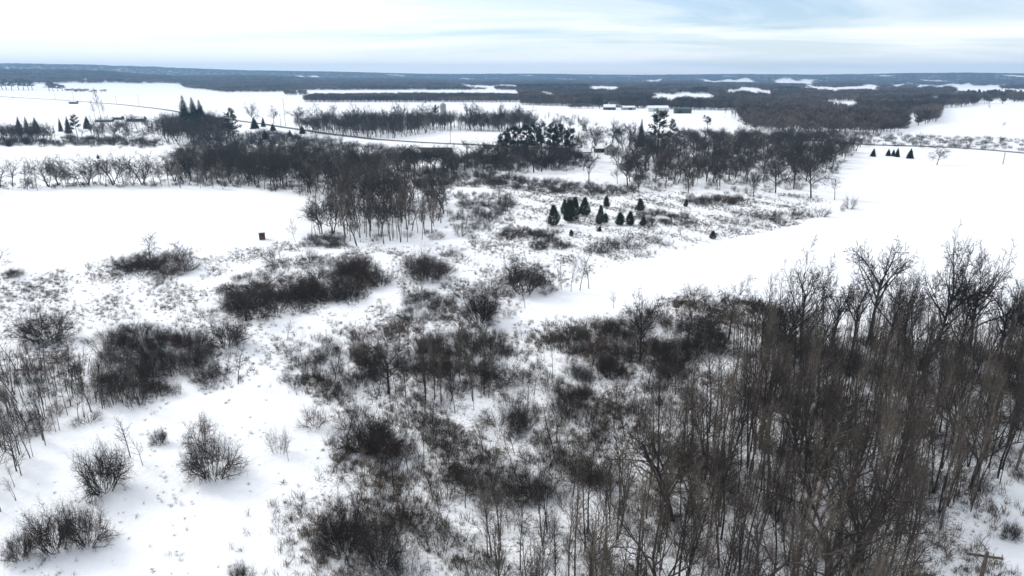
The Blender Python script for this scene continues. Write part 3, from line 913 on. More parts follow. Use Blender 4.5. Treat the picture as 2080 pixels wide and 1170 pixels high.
# --- middle distance trees
mids = [
    ('slender', [(640, 485), (670, 430), (740, 398), (890, 405), (915, 440), (860, 496), (760, 500), (690, 498)], 62, 2.2, (10, 14.5), 'grey tree in the dense grove ending the left snowfield', 'grove at the end of the left snowfield', 95),
    ('slender', [(-60, 378), (200, 371), (500, 374), (500, 384), (200, 379), (-60, 390)], 44, 2.6, (4, 15), 'thin tree in the row behind the left snowfield', 'tree row behind the left snowfield', 30),
    ('slender', [(340, 368), (420, 330), (600, 330), (760, 345), (935, 345), (760, 388), (650, 405), (520, 382)], 46, 4.0, (9, 14), 'tree in the dark wood between left snowfield and road', 'dark wood behind the left snowfield', 230),
    ('slender', [(590, 266), (680, 258), (1080, 254), (1090, 268), (900, 268), (780, 284), (660, 276)], 46, 4.0, (10, 17), 'thin tree between the big hedgerow trees', 'thin trees of the far hedgerow', 330),
    ('broad', [(1270, 388), (1260, 335), (1320, 300), (1600, 296), (1745, 305), (1690, 345), (1640, 372), (1400, 380)], 44, 6, (8, 13), 'round-crowned tree in the old grove beyond the cedars', 'round-crowned grove beyond the cedars', 230),
    ('broad', [(890, 352), (940, 322), (1060, 312), (1170, 318), (1175, 345), (1060, 354)], 22, 4.5, (7, 12), 'dark bare tree in front of the pine grove', 'bare trees in front of the pines', 110),
    ('slender', [(-60, 292), (-60, 278), (105, 280), (105, 292)], 22, 4.5, (9, 14), 'thin tree in the far wood at the left edge', 'far left wood', 70),
    ('slender', [(330, 290), (330, 262), (440, 258), (480, 280), (430, 300)], 20, 5, (12, 17), 'bare tree around the three dark spruces', 'bare trees around the spruces', 120),
    ('slender', [(180, 285), (190, 258), (340, 256), (340, 284)], 20, 6, (7, 13), 'thin tree on the snowy farmyard at far left', 'farmyard trees at far left', 30),
    ('slender', [(1160, 320), (1170, 285), (1310, 285), (1310, 325)], 14, 7, (9, 14), 'bare tree around the half-hidden white house', 'trees around the white house', 12),
    ('slender', [(1080, 262), (1090, 240), (1210, 250), (1200, 268)], 14, 6, (7, 12), 'pale thin tree on snow behind the pine grove', 'pale trees behind the pines', 10),
    ('broad', [(1380, 300), (1380, 280), (1700, 284), (1740, 300)], 14, 6, (7, 11), 'bare tree on the back edge of the round-crowned grove', 'back edge of the grove', 90),
]
for kd, pp, n, sp, hr, lb, gp, ex in mids:
    stand(('slender', 'slender', 'slender', 'open') if gp.startswith('grove at') else {'slender': ('slender', 'open', 'open'), 'broad': ('broad', 'open', 'open')}[kd], {'slender': 'bare_tree', 'broad': 'broad_tree'}[kd], poly(pp), n, sp, hr, lb, 'tree', gp, parts=False, extra=ex, mass_name='middle_distance_woods')

oaks = [(515, 254, 206), (556, 252, 212), (604, 250, 213), (638, 262, 208), (676, 268, 207), (713, 276, 208), (738, 270, 210), (760, 266, 212), (790, 268, 208), (815, 262, 205), (850, 252, 205), (878, 252, 210),
        (955, 264, 205), (978, 264, 205), (1012, 264, 207), (1042, 262, 210), (1064, 260, 213)]
ordn = ['first', 'second', 'third', 'fourth', 'fifth', 'sixth', 'seventh', 'eighth', 'ninth', 'tenth', 'eleventh', 'twelfth', 'thirteenth', 'fourteenth', 'fifteenth', 'sixteenth', 'last']
for i, (bx, by, ty) in enumerate(oaks):
    one('broad', 'broad_tree', bx, by, ty, 'big dark hedgerow tree along the road, %s from the left' % ordn[i], 'tree', w=50 if i > 1 else 32, group='big hedgerow trees along the road', parts=False)
bigs = [
    (1196, 374, 305, 46, 'vase-shaped bare tree in front of the white house'),
    (1290, 368, 300, 60, 'leaning many-stemmed tree right of the white house'),
    (1243, 298, 238, 56, 'large spreading tree standing behind the grey gabled house'),
    (1278, 300, 243, 46, 'spreading tree between the gabled house and the dark spruce'),
    (1345, 345, 262, 80, 'dense round dark tree in front of the big pine'),
    (1310, 345, 270, 70, 'dense dark tree left of the one in front of the big pine'),
    (1398, 392, 338, 40, 'short crooked tree at the front left of the round-crowned grove'),
    (1462, 378, 312, 56, 'wide crooked tree with a low fork in the round-crowned grove'),
    (1530, 398, 336, 40, 'front tree of the round-crowned grove above the low brush'),
    (1575, 392, 318, 66, 'broad tree with fanned stems left of the largest grove tree'),
    (1647, 402, 298, 74, 'largest tree at the right end of the round-crowned grove'),
    (1612, 384, 312, 46, 'tree squeezed between the fanned tree and the largest grove tree'),
    (1135, 345, 300, 50, 'bare tree at the right foot of the pine grove'),
]
for bx, by, ty, w, lb in bigs:
    one('broad', 'broad_tree', bx, by, ty, lb, 'tree', w=w)

# --- evergreens
cedars = [
    (1125, 458, 415, 30, 'leftmost cedar of the dark cedar group in the meadow'),
    (1156, 451, 404, 34, 'tall cedar at the front of the merged cedar cluster'),
    (1168, 438, 399, 28, 'cedar in the middle of the merged cedar cluster'),
    (1186, 438, 399, 26, 'cedar at the right of the merged cedar cluster'),
    (1146, 436, 404, 22, 'cedar at the back left of the merged cedar cluster'),
    (1217, 456, 416, 20, 'slim pointed cedar right of the merged cedar cluster'),
    (1230, 452, 432, 18, 'short cedar leaning on the slim pointed cedar'),
    (1232, 420, 397, 20, 'round cedar at the back of the meadow, near the slim one'),
    (1300, 428, 402, 20, 'cedar standing alone right of the others'),
    (1260, 457, 430, 28, 'left of the two low wide cedars in the meadow'),
    (1280, 457, 428, 26, 'right of the two low wide cedars in the meadow'),
    (1306, 458, 440, 16, 'small cedar beside the low wide cedars'),
    (1393, 420, 403, 14, 'small cedar by the brush in front of the round-crowned grove'),
    (1160, 480, 466, 12, 'knee-high cedar below the cedar group'),
    (1218, 470, 460, 12, 'tiny cedar below the slim pointed cedar'),
    (1448, 485, 468, 16, 'small dark cedar on the edge of the right snowfield'),
    (200, 323, 314, 6, 'tiny cedar alone in the far left white meadow'),
    (18, 298, 285, 12, 'small cedar at the left edge above the white meadow'),
]
for bx, by, ty, w, lb in cedars:
    one('cedar', 'cedar_tree', bx, by, ty, lb, 'cedar', w=w, group='evergreens in the meadow')
spr = [
    ('spruce', 381, 268, 190, 34, 'left and tallest of the dark spruces by the far road'),
    ('spruce', 401, 266, 194, 32, 'middle dark spruce by the far road'),
    ('spruce', 414, 266, 199, 28, 'right dark spruce by the far road'),
    ('pine', 477, 288, 218, 30, 'dark evergreen with two tops right of the spruces'),
    ('pine', 468, 285, 248, 30, 'bushy evergreen at the foot of the two-topped one'),
    ('spruce', 540, 284, 262, 16, 'blue-black evergreen in the grey brush, left one'),
    ('spruce', 530, 292, 276, 10, 'small evergreen in the grey brush'),
    ('spruce', 555, 266, 250, 14, 'evergreen at the road bend under the hedgerow tree'),
    ('spruce', 590, 278, 262, 10, 'small pointed evergreen below the road'),
    ('spruce', 615, 272, 252, 14, 'pointed evergreen on the roadside snow'),
    ('spruce', 518, 262, 236, 18, 'dark evergreen left of the first hedgerow tree'),
    ('spruce', 535, 258, 236, 10, 'narrow evergreen beside the first hedgerow tree'),
    ('spruce', 40, 272, 234, 14, 'leftmost of the three pointed evergreens at far left'),
    ('spruce', 57, 272, 235, 15, 'middle of the three pointed evergreens at far left'),
    ('spruce', 75, 272, 236, 18, 'rightmost of the three pointed evergreens at far left'),
    ('spruce', 124, 268, 238, 10, 'narrow evergreen left of the far gap'),
    ('spruce', 140, 272, 234, 15, 'second evergreen right of the far gap'),
    ('pine', 158, 280, 232, 22, 'widest evergreen right of the far gap'),
    ('spruce', 178, 262, 234, 16, 'brown-green evergreen at the right end of the far-left row'),
    ('pine', 1334, 320, 221, 50, 'big dark white-pine-like evergreen above the round trees'),
    ('spruce', 1301, 300, 238, 18, 'spruce to the left of the big dark pine'),
    ('pine', 1367, 305, 240, 22, 'evergreen to the right of the big dark pine'),
    ('pine', 1187, 275, 252, 13, 'small pine behind the pine grove'),
    ('pine', 1437, 262, 236, 18, 'brownish pine standing behind the round-crowned grove'),
    ('pine', 1430, 246, 233, 8, 'little pine behind the brownish pine'),
    ('pine', 1520, 252, 226, 20, 'lone dark pine in front of the far right wood'),
    ('spruce', 1773, 318, 300, 12, 'leftmost of the five field-corner spruces'),
    ('spruce', 1804, 317, 301, 11, 'second of the five field-corner spruces'),
    ('spruce', 1814, 317, 302, 9, 'third of the five field-corner spruces'),
    ('spruce', 1822, 319, 299, 11, 'fourth of the five field-corner spruces'),
    ('spruce', 1848, 322, 300, 15, 'rightmost of the five field-corner spruces'),
    ('pine', 967, 263, 240, 13, 'small dark evergreen in front of the hedgerow'),
    ('pine', 886, 255, 212, 14, 'dark evergreen left of the silo'),
    ('pine', 1204, 221, 198, 16, 'left dark evergreen by the distant farm'),
    ('pine', 1218, 221, 197, 16, 'right dark evergreen by the distant farm'),
]
for kd, bx, by, ty, w, lb in spr:
    one(kd, kd + '_tree', bx, by, ty, lb, 'evergreen', w=w, parts=kd == 'spruce')
pg = [(1022, 318, 268), (1036, 322, 258), (1052, 322, 254), (1070, 324, 250), (1086, 322, 249), (1100, 326, 247), (1114, 322, 247), (1128, 326, 248), (1142, 322, 252), (1156, 326, 258)]
for i, (bx, by, ty) in enumerate(pg):
    one('pine', 'pine_tree', bx, by, ty, 'pine in the flat-topped dark pine grove, %s from the left' % ordn[i], 'pine', w=34, group='flat-topped pine grove', parts=False)
cl = [(5, 182, 166), (13, 183, 160), (24, 183, 164), (38, 183, 160), (48, 183, 159), (58, 183, 161), (66, 183, 163), (100, 185, 168), (108, 185, 167), (118, 185, 170), (127, 185, 172)]
for i, (bx, by, ty) in enumerate(cl):
    one('pine', 'pine_tree', bx, by, ty, 'dark far evergreen of the windbreak at the left edge, %s from the left' % ordn[i], 'pine', w=18, group='windbreak evergreens at far left', parts=False)

# --- far woods, one mass
FX = [-700, 0, 130, 395, 400, 480, 585, 640, 1050, 1060, 1200, 1400, 1480, 1500, 1640, 1790, 1880, 1890, 1990, 2080, 2800]
FY = [172, 171, 171.5, 170.5, 174, 181, 181, 179, 181, 207.5, 210, 214.5, 214, 247, 258, 249, 226, 197, 197.5, 196, 194]
FR = np.array([CAM_H / math.tan(math.atan((y - 150.4) / FPX / 1.0)) for y in FY])
GAPS = [(570, 670, 4400, 5600), (90, 125, 5000, 5900), (930, 1055, 2200, 3100), (1180, 1262, 1790, 2900), (1305, 1440, 1150, 1760), (1655, 1728, 1030, 1440),
        (1290, 1340, 3900, 5400), (1400, 1520, 3700, 5500), (1540, 1640, 3700, 5600), (1715, 1765, 2600, 4200), (1770, 1815, 2600, 4600), (1815, 2010, 2500, 4600), (2060, 2300, 2600, 4600),
        (1930, 2200, 1300, 1560), (1760, 1850, 820, 1000), (1600, 1760, 2000, 3000), (1890, 2090, 1750, 2600), (1450, 1560, 1500, 2250), (1090, 1130, 1300, 1700), (1850, 1905, 1250, 1700)]
pts = []; sc = []
r = 640.0
while r < 7650:
    s = max(7.5, r * 0.0062)
    a = np.arange(R(-47), R(47), s / r)
    a = a + rng.normal(0, .3, len(a)) * s / r
    q = r + rng.normal(0, .35, len(a)) * s
    pxc = 1040 + np.tan(a) * FPX
    ok = q > np.interp(pxc, FX, FR) * (1 + .006 * np.sin(pxc / 13.0)) / np.cos(0)
    for g0, g1, r0, r1 in GAPS:
        wx = pxc + 9 * np.sin(q / 61) + 6 * np.sin(q / 23 + g0) + rng.normal(0, 3, len(q))
        wq = q * (1 + .05 * np.sin(pxc / 17 + g0) + .03 * np.sin(pxc / 6.3)) + rng.normal(0, .012, len(q)) * q
        ok &= ~((wx > g0) & (wx < g1) & (wq > r0) & (wq < r1))
    clear = np.sin(a * 41 + 1.3) * np.sin(q / 310.0) + .5 * np.sin(a * 97 + q / 170.0)
    ok &= ~((q > 1700) & (clear > .9) & (np.abs(pxc - 300) > 420))
    ok &= rng.uniform(0, 1, len(q)) < .93
    pts.append(np.stack([np.sin(a) * q, np.cos(a) * q], 1)[ok]); sc.append(np.full(ok.sum(), s))
    r += s * 1.0
pts = np.concatenate(pts); sc = np.concatenate(sc)
FARP = (pts, sc)
def far_mass(P, S_, hr):
    L_ = MASS.setdefault('far_woods', [])
    hz = H(P[:, 0], P[:, 1])
    hv = rng.uniform(hr[0], hr[1], len(P)) * (1 + .14 * np.sin(P[:, 0] / 90) * np.sin(P[:, 1] / 140))
    for i in range(len(P)):
        w = S_[i] * rng.uniform(1.1, 1.5) / 8.0
        L_.append((P[i, 0], P[i, 1], hz[i], w, w, hv[i] / 12.0, rng.uniform(0, 6.28), 'fartree', int(rng.integers(4)), 'whole'))
far_mass(pts, sc, (7.5, 15.5))
for p0, p1, r0, r1, n in ((1050, 1190, 2050, 2450, 420), (1560, 1600, 1900, 2100, 60), (1395, 1420, 1750, 1900, 30), (880, 915, 2500, 2700, 50), (1930, 2040, 1750, 1850, 60)):
    mass('far_woods', 'pine', np.array([fa(rng.uniform(p0, p1), rng.uniform(r0, r1)) for _ in range(n)]), (11, 17))
for pp, n, sp, hr in [
    ([(618, 207.5), (640, 199), (1060, 199), (1060, 207.5)], 1500, 6.5, (9, 13)),
    ([(578, 194.5), (580, 190), (622, 190), (622, 195)], 34, 9, (10, 14)),
    ([(1902, 218), (1910, 203), (1985, 203), (1985, 214), (1930, 220)], 150, 7, (10, 15)),
    ([(1880, 226), (1888, 214), (1900, 214), (1895, 228)], 12, 8, (8, 12)),
    ([(132, 188), (135, 184), (185, 184), (215, 187), (210, 189)], 22, 9, (6, 11)),
    ([(1150, 221), (1160, 217), (1195, 217), (1195, 221)], 10, 9, (5, 8)),
]:
    P = fill(poly(pp), n, sp)
    far_mass(P, np.full(len(P), sp), hr)

mass('middle_distance_woods', 'slender', fill(poly([(1470, 240), (1500, 232), (1560, 236), (1800, 232), (1880, 218), (1885, 226), (1800, 250), (1640, 260), (1560, 258)]), 420, 4.5), (9, 14))
# ------------------------------------------------------------------ scattering of the masses
def scatter(name, rows, label, cat):
    keys = sorted({q[7:10] for q in rows})
    coll = bpy.data.collections.new(name + '_sources')
    for i, (kd, v, wh) in enumerate(keys):
        coll.objects.link(bpy.data.objects.new('%03d_%s' % (i, name), KINDS[kd][v][wh]))
    idx = {k: i for i, k in enumerate(keys)}
    A = np.array([q[:7] for q in rows])
    me = bpy.data.meshes.new(name)
    me.from_pydata(A[:, :3].tolist(), [], [])
    a = me.attributes.new('scl', 'FLOAT_VECTOR', 'POINT'); a.data.foreach_set('vector', A[:, 3:6].astype(np.float32).ravel())
    rot = np.zeros((len(A), 3), np.float32); rot[:, 2] = A[:, 6]
    a = me.attributes.new('rot', 'FLOAT_VECTOR', 'POINT'); a.data.foreach_set('vector', rot.ravel())
    a = me.attributes.new('idx', 'INT', 'POINT'); a.data.foreach_set('value', np.array([idx[q[7:10]] for q in rows], np.int32))
    o = link(name, me)
    ng = bpy.data.node_groups.new(name + '_nodes', 'GeometryNodeTree')
    ng.interface.new_socket('Geometry', in_out='INPUT', socket_type='NodeSocketGeometry')
    ng.interface.new_socket('Geometry', in_out='OUTPUT', socket_type='NodeSocketGeometry')
    n = ng.nodes.new
    gi, go, ip, ci = n('NodeGroupInput'), n('NodeGroupOutput'), n('GeometryNodeInstanceOnPoints'), n('GeometryNodeCollectionInfo')
    ci.inputs['Collection'].default_value = coll
    ci.inputs['Separate Children'].default_value = True
    ci.inputs['Reset Children'].default_value = True
    def attr(nm, ty):
        q = n('GeometryNodeInputNamedAttribute'); q.data_type = ty; q.inputs['Name'].default_value = nm
        return q.outputs['Attribute']
    ng.links.new(gi.outputs[0], ip.inputs['Points'])
    ng.links.new(ci.outputs[0], ip.inputs['Instance'])
    ip.inputs['Pick Instance'].default_value = True
    ng.links.new(attr('idx', 'INT'), ip.inputs['Instance Index'])
    ng.links.new(attr('rot', 'FLOAT_VECTOR'), ip.inputs['Rotation'])
    ng.links.new(attr('scl', 'FLOAT_VECTOR'), ip.inputs['Scale'])
    ng.links.new(ip.outputs[0], go.inputs[0])
    md = o.modifiers.new('scatter', 'NODES'); md.node_group = ng
    return tag(o, label, cat, kind='stuff')

# weeds and dead grass standing out of the snow
def tuft(seed, n, hh, spread, bend, r0):
    g = np.random.default_rng(seed); A = Acc()
    for i in range(n):
        a = g.uniform(0, 6.28); b = np.array([math.cos(a), math.sin(a), 0]) * spread * g.uniform(0, 1); b[2] = -.03
        h_ = hh * g.uniform(.5, 1.1); a2 = g.uniform(0, 6.28); lean = bend * g.uniform(.2, 1.2)
        d = np.array([math.cos(a2) * lean, math.sin(a2) * lean, 1.0])
        p1 = b + d * h_ * .55; p2 = p1 + np.array([d[0] * 1.8, d[1] * 1.8, .75]) * h_ * .45
        A.chain([b, p1, p2], [r0, r0 * .8, r0 * .4], 3)
        if g.uniform() < .5:
            A.chain([p1, p1 + nrm(g.normal(0, 1, 3) + UP) * h_ * .3], [r0 * .7, r0 * .3], 3)
    return A
for i in range(3):
    KINDS.setdefault('grass', []).append(dict(whole=tuft(700 + i, 16, .42, .22, .7, .011).mesh('grass_tuft', M['straw']), h=.42, w=.7))
    KINDS.setdefault('weed', []).append(dict(whole=tuft(720 + i, 12, 1.0, .35, .28, .010).mesh('weed_clump', M['straw']), h=1.0, w=.9))
    KINDS.setdefault('darkweed', []).append(dict(whole=tuft(740 + i, 16, .8, .45, .6, .012).mesh('dark_weed_clump', M['twig']), h=.8, w=1.1))
def weeds(pol, dens, avoid, hs=1.0, split=(.5, .3, .2)):
    lo, hi = pol.min(0), pol.max(0)
    n = int((hi - lo).prod() * dens)
    C = rng.uniform(lo, hi, (n, 2))
    W = wander(C + rng.normal(0, 2.0, C.shape))
    k = inside(W, pol)
    for a in avoid: k &= ~inside(C + rng.normal(0, .5, C.shape), a)
    C = C[k]
    # patchy growth
    f = np.sin(C[:, 0] / 5.3 + 1.1 * np.sin(C[:, 1] / 7.7)) * np.sin(C[:, 1] / 6.1 + np.sin(C[:, 0] / 4.2)) + .6 * np.sin(C[:, 0] / 2.1 + C[:, 1] / 3.3)
    C = C[rng.uniform(0, 1, len(C)) < np.clip(.42 + .6 * f, .06, 1)]
    q = rng.choice(3, len(C), p=split)
    for j, kd, hr in ((0, 'grass', (.22, .5)), (1, 'weed', (.5, 1.2)), (2, 'darkweed', (.4, .9))):
        mass('dead_weeds', kd, C[q == j], (hr[0] * hs, hr[1] * hs), (.8, 1.5))
VIEW = poly([(-150, 1400), (-150, 470), (2230, 470), (2230, 1400)])
weeds(SCRUB, 4.2, TRAILS + [FIELD_R], 1.3, (.3, .5, .2))
weeds(MEADOW, 2.2, TRAILS + [FIELD_R, FIELD_L])
weeds(OPEN_BL, 0.42, TRAILS, .7, (.75, .15, .1))
weeds(FIELD_R, 0.03, [], .5, (.9, .1, 0))

NAMES = {
    'woodland_trees': ('mass of further slender bare trees filling the woodland', 'trees'),
    'woodland_brush': ('low brush on the floor of the right woodland', 'brush'),
    'scrub_thickets': ('dense clumps of bare brush in the snowy scrub at the lower middle', 'brush'),
    'distant_brush': ('dark bare brush of the middle distance and small meadow thickets', 'brush'),
    'middle_distance_woods': ('further bare trees crowding the middle-distance woods', 'trees'),
    'far_woods': ('blue-grey leafless woods reaching to the horizon', 'woods'),
    'dead_weeds': ('dead grass and weed stalks poking through the snow', 'weeds'),
}
for k, rows in MASS.items():
    scatter(k, rows, *NAMES[k])
print('MASS', {k: len(v) for k, v in MASS.items()})

# ------------------------------------------------------------------ buildings
def bx(name, parent, m, *b):
    A = Acc(); A.box(*b); return link(name, A.mesh(name, m), parent)
def gable(name, parent, m, w, d, z, rise, over, th=.18, axis='x'):
    """two roof slabs, ridge along x"""
    A = Acc()
    for s in (-1, 1):
        e = [(-w / 2 - over, s * (d / 2 + over), z - over * rise / (d / 2)), (w / 2 + over, s * (d / 2 + over), z - over * rise / (d / 2)), (w / 2 + over, 0, z + rise), (-w / 2 - over, 0, z + rise)]
        V = e + [(p[0], p[1], p[2] + th) for p in e]
        A.add(V, [(0, 1, 2, 3), (7, 6, 5, 4), (0, 4, 5, 1), (1, 5, 6, 2), (2, 6, 7, 3), (3, 7, 4, 0)])
    return link(name, A.mesh(name, m), parent)
def house(name, px, py, w, d, hw, rise, rz, m_wall, m_roof, label, cat, windows=(), doors=(), chimney=False, snow=True):
    P = at(px, py)
    o = link(name, None, loc=(P[0], P[1], float(H(*P)) - .1))
    o.rotation_euler = (0, 0, rz)
    A = Acc()
    A.box(-w / 2, w / 2, -d / 2, d / 2, 0, hw)
    for s in (-1, 1):
        x = s * w / 2
        A.add([(x, -d / 2, hw), (x, d / 2, hw), (x, 0, hw + rise)], [(0, 1, 2)])
    link('wall', A.mesh('wall', m_wall), o)
    rf = gable('roof', o, m_roof, w, d, hw, rise, .5)
    if snow:
        gable('roof_snow', rf, M['roof_snow'], w - .5, d - .5, hw + .22, rise, .3, .14)
    if chimney:
        bx('chimney', rf, M['redbrown'], w * .2, w * .2 + .8, .3, 1.1, hw + rise * .4, hw + rise + 1.1)
    for side, u, z, ww, hh in windows:
        if side == 'f': f = bx('window', o, M['white'], u - ww / 2 - .1, u + ww / 2 + .1, -d / 2 - .06, -d / 2 + .02, z - .1, z + hh + .1); bx('pane', f, M['glass'], u - ww / 2, u + ww / 2, -d / 2 - .085, -d / 2 - .03, z, z + hh)
        else:
            x = (w / 2) * (1 if side == 'r' else -1); e = 1 if side == 'r' else -1
            f = bx('window', o, M['white'], min(x - .02 * e, x + .06 * e), max(x - .02 * e, x + .06 * e), u - ww / 2 - .1, u + ww / 2 + .1, z - .1, z + hh + .1)
            bx('pane', f, M['glass'], min(x + .03 * e, x + .085 * e), max(x + .03 * e, x + .085 * e), u - ww / 2, u + ww / 2, z, z + hh)
    for u, ww, hh, m in doors:
        bx('door', o, m, u - ww / 2, u + ww / 2, -d / 2 - .07, -d / 2 + .02, .05, hh)
    return tag(o, label, cat)
# brown house by the road: gable end towards us, and its long wing
house('house', 836, 321, 12, 9.5, 3.2, 2.9, R(82), M['brown'], M['shingle'], 'brown gable-ended house below the far road', 'house',
      windows=[('l', -2.2, 1.0, 1.5, 1.3), ('l', 1.8, 1.0, 1.5, 1.3), ('l', 0, 3.4, 1.2, 1.0)], chimney=True)
house('long_house', 884, 318, 19, 8, 3.0, 2.2, R(-4), M['brown'], M['shingle'], 'long low dark-roofed building right of the brown gabled house', 'house',
      windows=[('f', -6, 1, 1.6, 1.2), ('f', -1, 1, 1.6, 1.2), ('f', 5.5, 1, 1.6, 1.2)], doors=[(2.2, 1.1, 2.1, M['white'])], snow=False)
house('white_garage', 1176, 320, 13, 8, 3.4, 1.6, R(3), M['white'], M['shingle'], 'low white building with a big dark door, right of the pine grove', 'garage', doors=[(-.6, 4.2, 2.9, M['dark'])])
house('gabled_house', 1241, 312, 11, 7.4, 3.6, 2.6, R(80), M['grey'], M['shingle'], 'grey house with its gable end and two small windows facing the meadow', 'house',
      windows=[('l', -1.6, 1.3, .9, 1.1), ('l', 1.6, 1.3, .9, 1.1)])
house('side_building', 1222, 309, 9, 5, 2.4, 1.0, R(4), M['brown'], M['shingle'], 'low dark shed attached left of the grey gabled house', 'shed', doors=[(0, 1.2, 2, M['dark'])])
# distant farm
house('farm_house', 1247, 218, 16, 10, 5.5, 3.2, R(8), M['grey'], M['green'], 'grey farmhouse beside the two dark evergreens', 'house', windows=[('f', -4, 1.2, 1.6, 1.8), ('f', 4, 1.2, 1.6, 1.8)], snow=False)
house('barn', 1238, 223, 17, 11, 3.6, 3.6, R(-10), M['brown'], M['shingle'], 'brown low barn in front of the distant farmhouse', 'barn', doors=[(0, 3.5, 3, M['dark'])])
house('long_shed', 1304, 214, 24, 10, 4.2, 2.0, R(3), M['white'], M['green'], 'white long shed with a green roof at the distant farm', 'shed', doors=[(6, 4, 3.4, M['grey'])], snow=False)
house('machine_shed', 1276, 223, 18, 10, 3.2, 2.0, R(5), M['grey'], M['shingle'], 'low grey shed in the middle of the distant farm', 'shed', doors=[(2, 4, 2.8, M['dark'])])
house('pole_barn', 1335, 226, 28, 14, 4.2, 3.0, R(4), M['white'], M['grey'], 'wide pale-roofed barn behind the big dark pine', 'barn', doors=[(-5, 4.5, 3.6, M['grey'])])
house('green_shed', 1386, 230, 21, 9, 5.4, 1.4, R(-2), M['green'], M['green'], 'dark green shed right of the distant farm', 'shed', doors=[(-4, 4, 4, M['dark'])], snow=False)
house('hut', 1439, 217, 9, 7, 3.4, 2.0, R(10), M['white'], M['grey'], 'small white building at the far wood edge', 'shed', doors=[(0, 2, 2.4, M['dark'])])
house('farm_shed', 278, 247, 16, 8, 3.0, 2.2, R(6), M['brown'], M['shingle'], 'dark long shed among thin trees at far left', 'shed', doors=[(2, 3, 2.6, M['dark'])])
house('low_shed', 241, 243, 9, 6, 2.4, 1.4, R(-4), M['brown'], M['shingle'], 'small brown shed left of the long one at far left', 'shed', doors=[(0, 2, 2, M['dark'])])
house('field_shed', 213, 247.5, 16, 5, 1.8, 1.2, R(4), M['brown'], M['shingle'], 'low dark shed under the three tall wispy trees', 'shed', doors=[(1, 2, 1.7, M['dark'])])
house('roadside_shed', 150, 211, 11, 7, 2.6, 2.6, R(12), M['brown'], M['shingle'], 'small dark shed beside the far left road', 'shed', doors=[(0, 2.4, 2.3, M['dark'])])
# silo
P = at(901, 253)
o = link('silo', None, loc=(P[0], P[1], float(H(*P))))
A = Acc(); a_ = np.arange(20) * 2 * math.pi / 20
A.chain([(0, 0, 0), (0, 0, 18)], [2.9, 2.9], 20); link('wall', A.mesh('wall', M['concrete']), o)
A = Acc(); A.chain([(0, 0, 18), (0, 0, 19.2), (0, 0, 20.2), (0, 0, 20.6)], [3.0, 2.5, 1.3, .05], 20); link('roof', A.mesh('roof', M['grey']), o)
for z in (3, 7, 11, 15):
    A = Acc(); A.chain([(0, 0, z), (0, 0, z + .25)], [2.96, 2.96], 20); link('hoop', A.mesh('hoop', M['grey']), o)
tag(o, 'round concrete silo rising above the far hedgerow', 'silo')
# deer blind hut at the end of the left snowfield
P = at(533, 486)
o = link('hunting_hut', None, loc=(P[0], P[1], float(H(*P))))
o.rotation_euler = (0, 0, R(24))
wl = bx('wall', o, M['redbrown'], -.8, .8, -.8, .8, .25, 2.0)
for i in range(8):
    bx('board', wl, M['redbrown'], -.8 + i * .2 + .012, -.8 + i * .2 + .188, -.83, -.79, .25, 2.0)
    A = Acc(); A.box(-.83, -.79, -.8 + i * .2 + .012, -.8 + i * .2 + .188, .25, 2.0); link('board', A.mesh('board', M['redbrown']), wl)
bx('window', o, M['dark'], -.45, .45, -.86, -.81, 1.25, 1.6)
bx('floor_skid', o, M['wood'], -.75, -.55, -.95, .95, .0, .25); bx('floor_skid', o, M['wood'], .55, .75, -.95, .95, .0, .25)
rf = bx('roof', o, M['shingle'], -.95, .95, -.95, .95, 2.0, 2.1)
bx('roof_snow', rf, M['roof_snow'], -.93, .93, -.93, .93, 2.1, 2.28)
tag(o, 'small red-brown wooden hut with snowy roof at the snowfield corner', 'hut')

# ------------------------------------------------------------------ poles
def pole(px, py, ty, label, arm=True, rz=0.0, P=None, h=None):
    P = P if P is not None else at(px, py)
    h = h or px_height(px, py, ty)
    o = link('utility_pole', None, loc=(P[0], P[1], float(H(*P)) - .1)); o.rotation_euler = (0, 0, rz)
    A = Acc(); A.chain([(0, 0, 0), (0, 0, h * .5), (0, 0, h)], [.19, .16, .13], 10)
    A.add([(.13 * math.cos(t), .13 * math.sin(t), h) for t in np.arange(10) * .6283], [tuple(range(10))])
    link('shaft', A.mesh('shaft', M['wood']), o)
    if arm:
        c = bx('crossarm', o, M['wood'], -1.25, 1.25, .14, .26, h - .62, h - .46)
        for x in (-1.15, -.55, .55, 1.15):
            A = Acc(); A.chain([(x, .2, h - .46), (x, .2, h - .34), (x, .2, h - .28), (x, .2, h - .2)], [.03, .07, .05, .03], 8); link('insulator', A.mesh('insulator', M['porcelain']), c)
        for s in (-1, 1):
            A = Acc(); A.chain([(s * .75, .2, h - .6), (s * .05, .17, h - 1.25)], [.025, .025], 4); link('brace', A.mesh('brace', M['wood']), o)
    return tag(o, label, 'utility pole', 'utility poles')
d = ray(2004, 1128); t = (CAM_H - 10.5) / -d[2]
pole(0, 0, 0, 'wooden utility pole with crossarm at the lower right corner', rz=R(-14), P=np.array([d[0] * t, d[1] * t]), h=10.6)
for q in [(915, 292, 262, 'thin pole on the snow beside the road, centre'), (580, 256, 200, 'tall pole at the left end of the hedgerow'), (571, 260, 232, 'short pole left of the hedgerow trees'),
          (2037, 334, 309, 'pole on the snow at the right edge'), (237, 211, 195, 'pole beside the far left road, right one'), (150, 204, 186, 'pole beside the far left road by the dark shed'),
          (283, 216, 192, 'pole where the far left road meets the trees'), (113, 203, 190, 'pole on the far left road, left of the dark shed'), (1154, 220, 210, 'pole near the distant farm')]:
    pole(q[0], q[1], q[2], q[3], rz=R(60))

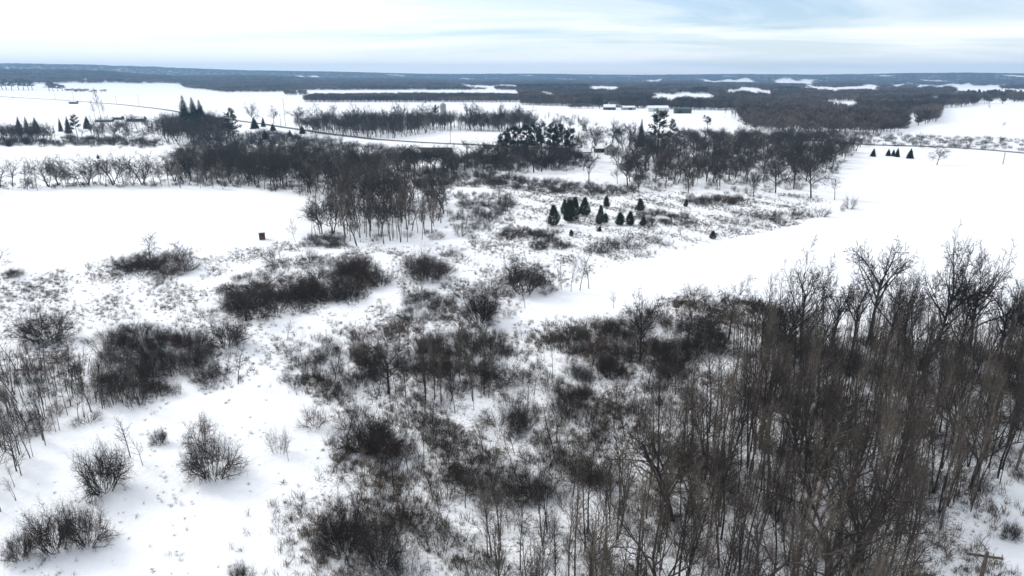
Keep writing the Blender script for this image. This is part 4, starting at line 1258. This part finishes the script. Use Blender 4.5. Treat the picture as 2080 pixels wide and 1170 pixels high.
# parked vehicles on the far farmyard
def car(px, py, rz, label):
    P = at(px, py)
    o = link('parked_car', None, loc=(P[0], P[1], float(H(*P)))); o.rotation_euler = (0, 0, rz)
    A = Acc()
    prof = [(-2.2, .45), (-2.25, .95), (-1.5, 1.05), (-.9, 1.55), (.9, 1.6), (1.6, 1.05), (2.2, .95), (2.25, .45)]
    V = [(x, s * .88, z) for s in (-1, 1) for x, z in prof]; n = len(prof)
    A.add(V, [tuple(range(n))[::-1], tuple(range(n, 2 * n))] + [(i, (i + 1) % n, n + (i + 1) % n, n + i) for i in range(n)])
    link('body', A.mesh('body', M['vehicle']), o)
    bx('side_window', o, M['glass'], -.85, .85, -.9, -.885, 1.1, 1.48); bx('side_window', o, M['glass'], -.85, .85, .885, .9, 1.1, 1.48)
    for x in (-1.4, 1.4):
        for y in (-.85, .85):
            A = Acc(); A.chain([(x, y - .12, .34), (x, y + .12, .34)], [.34, .34], 12); link('wheel', A.mesh('wheel', M['rubber']), o)
    tag(o, label, 'car', 'cars parked in the far farmyard')
car(246, 257, R(10), 'dark car alone on the far left snowy yard')
car(323, 259, R(-8), 'dark car under thin trees in the far left yard, left of two')
car(336, 259, R(14), 'dark car under thin trees in the far left yard, right of two')
car(27, 199, R(-4), 'dark vehicle on the far left road')

# ------------------------------------------------------------------ haze
A = Acc(); A.box(-8200, 8200, -8200, 8200, -45, max(135.0, float(gz.max()) + 22))
hm = bpy.data.materials.new('haze'); hm.use_nodes = True
t = hm.node_tree
for nd in list(t.nodes):
    if nd.type == 'BSDF_PRINCIPLED': t.nodes.remove(nd)
pv = t.nodes.new('ShaderNodeVolumePrincipled')
pv.inputs['Color'].default_value = (0.38, 0.66, 1.0, 1)
pv.inputs['Density'].default_value = 0.000135
pv.inputs['Anisotropy'].default_value = 0.2
t.links.new(pv.outputs[0], t.nodes['Material Output'].inputs['Volume'])
hz = link('haze', A.mesh('haze', hm))
tag(hz, 'thin blue winter haze over the whole landscape', 'haze', kind='stuff')
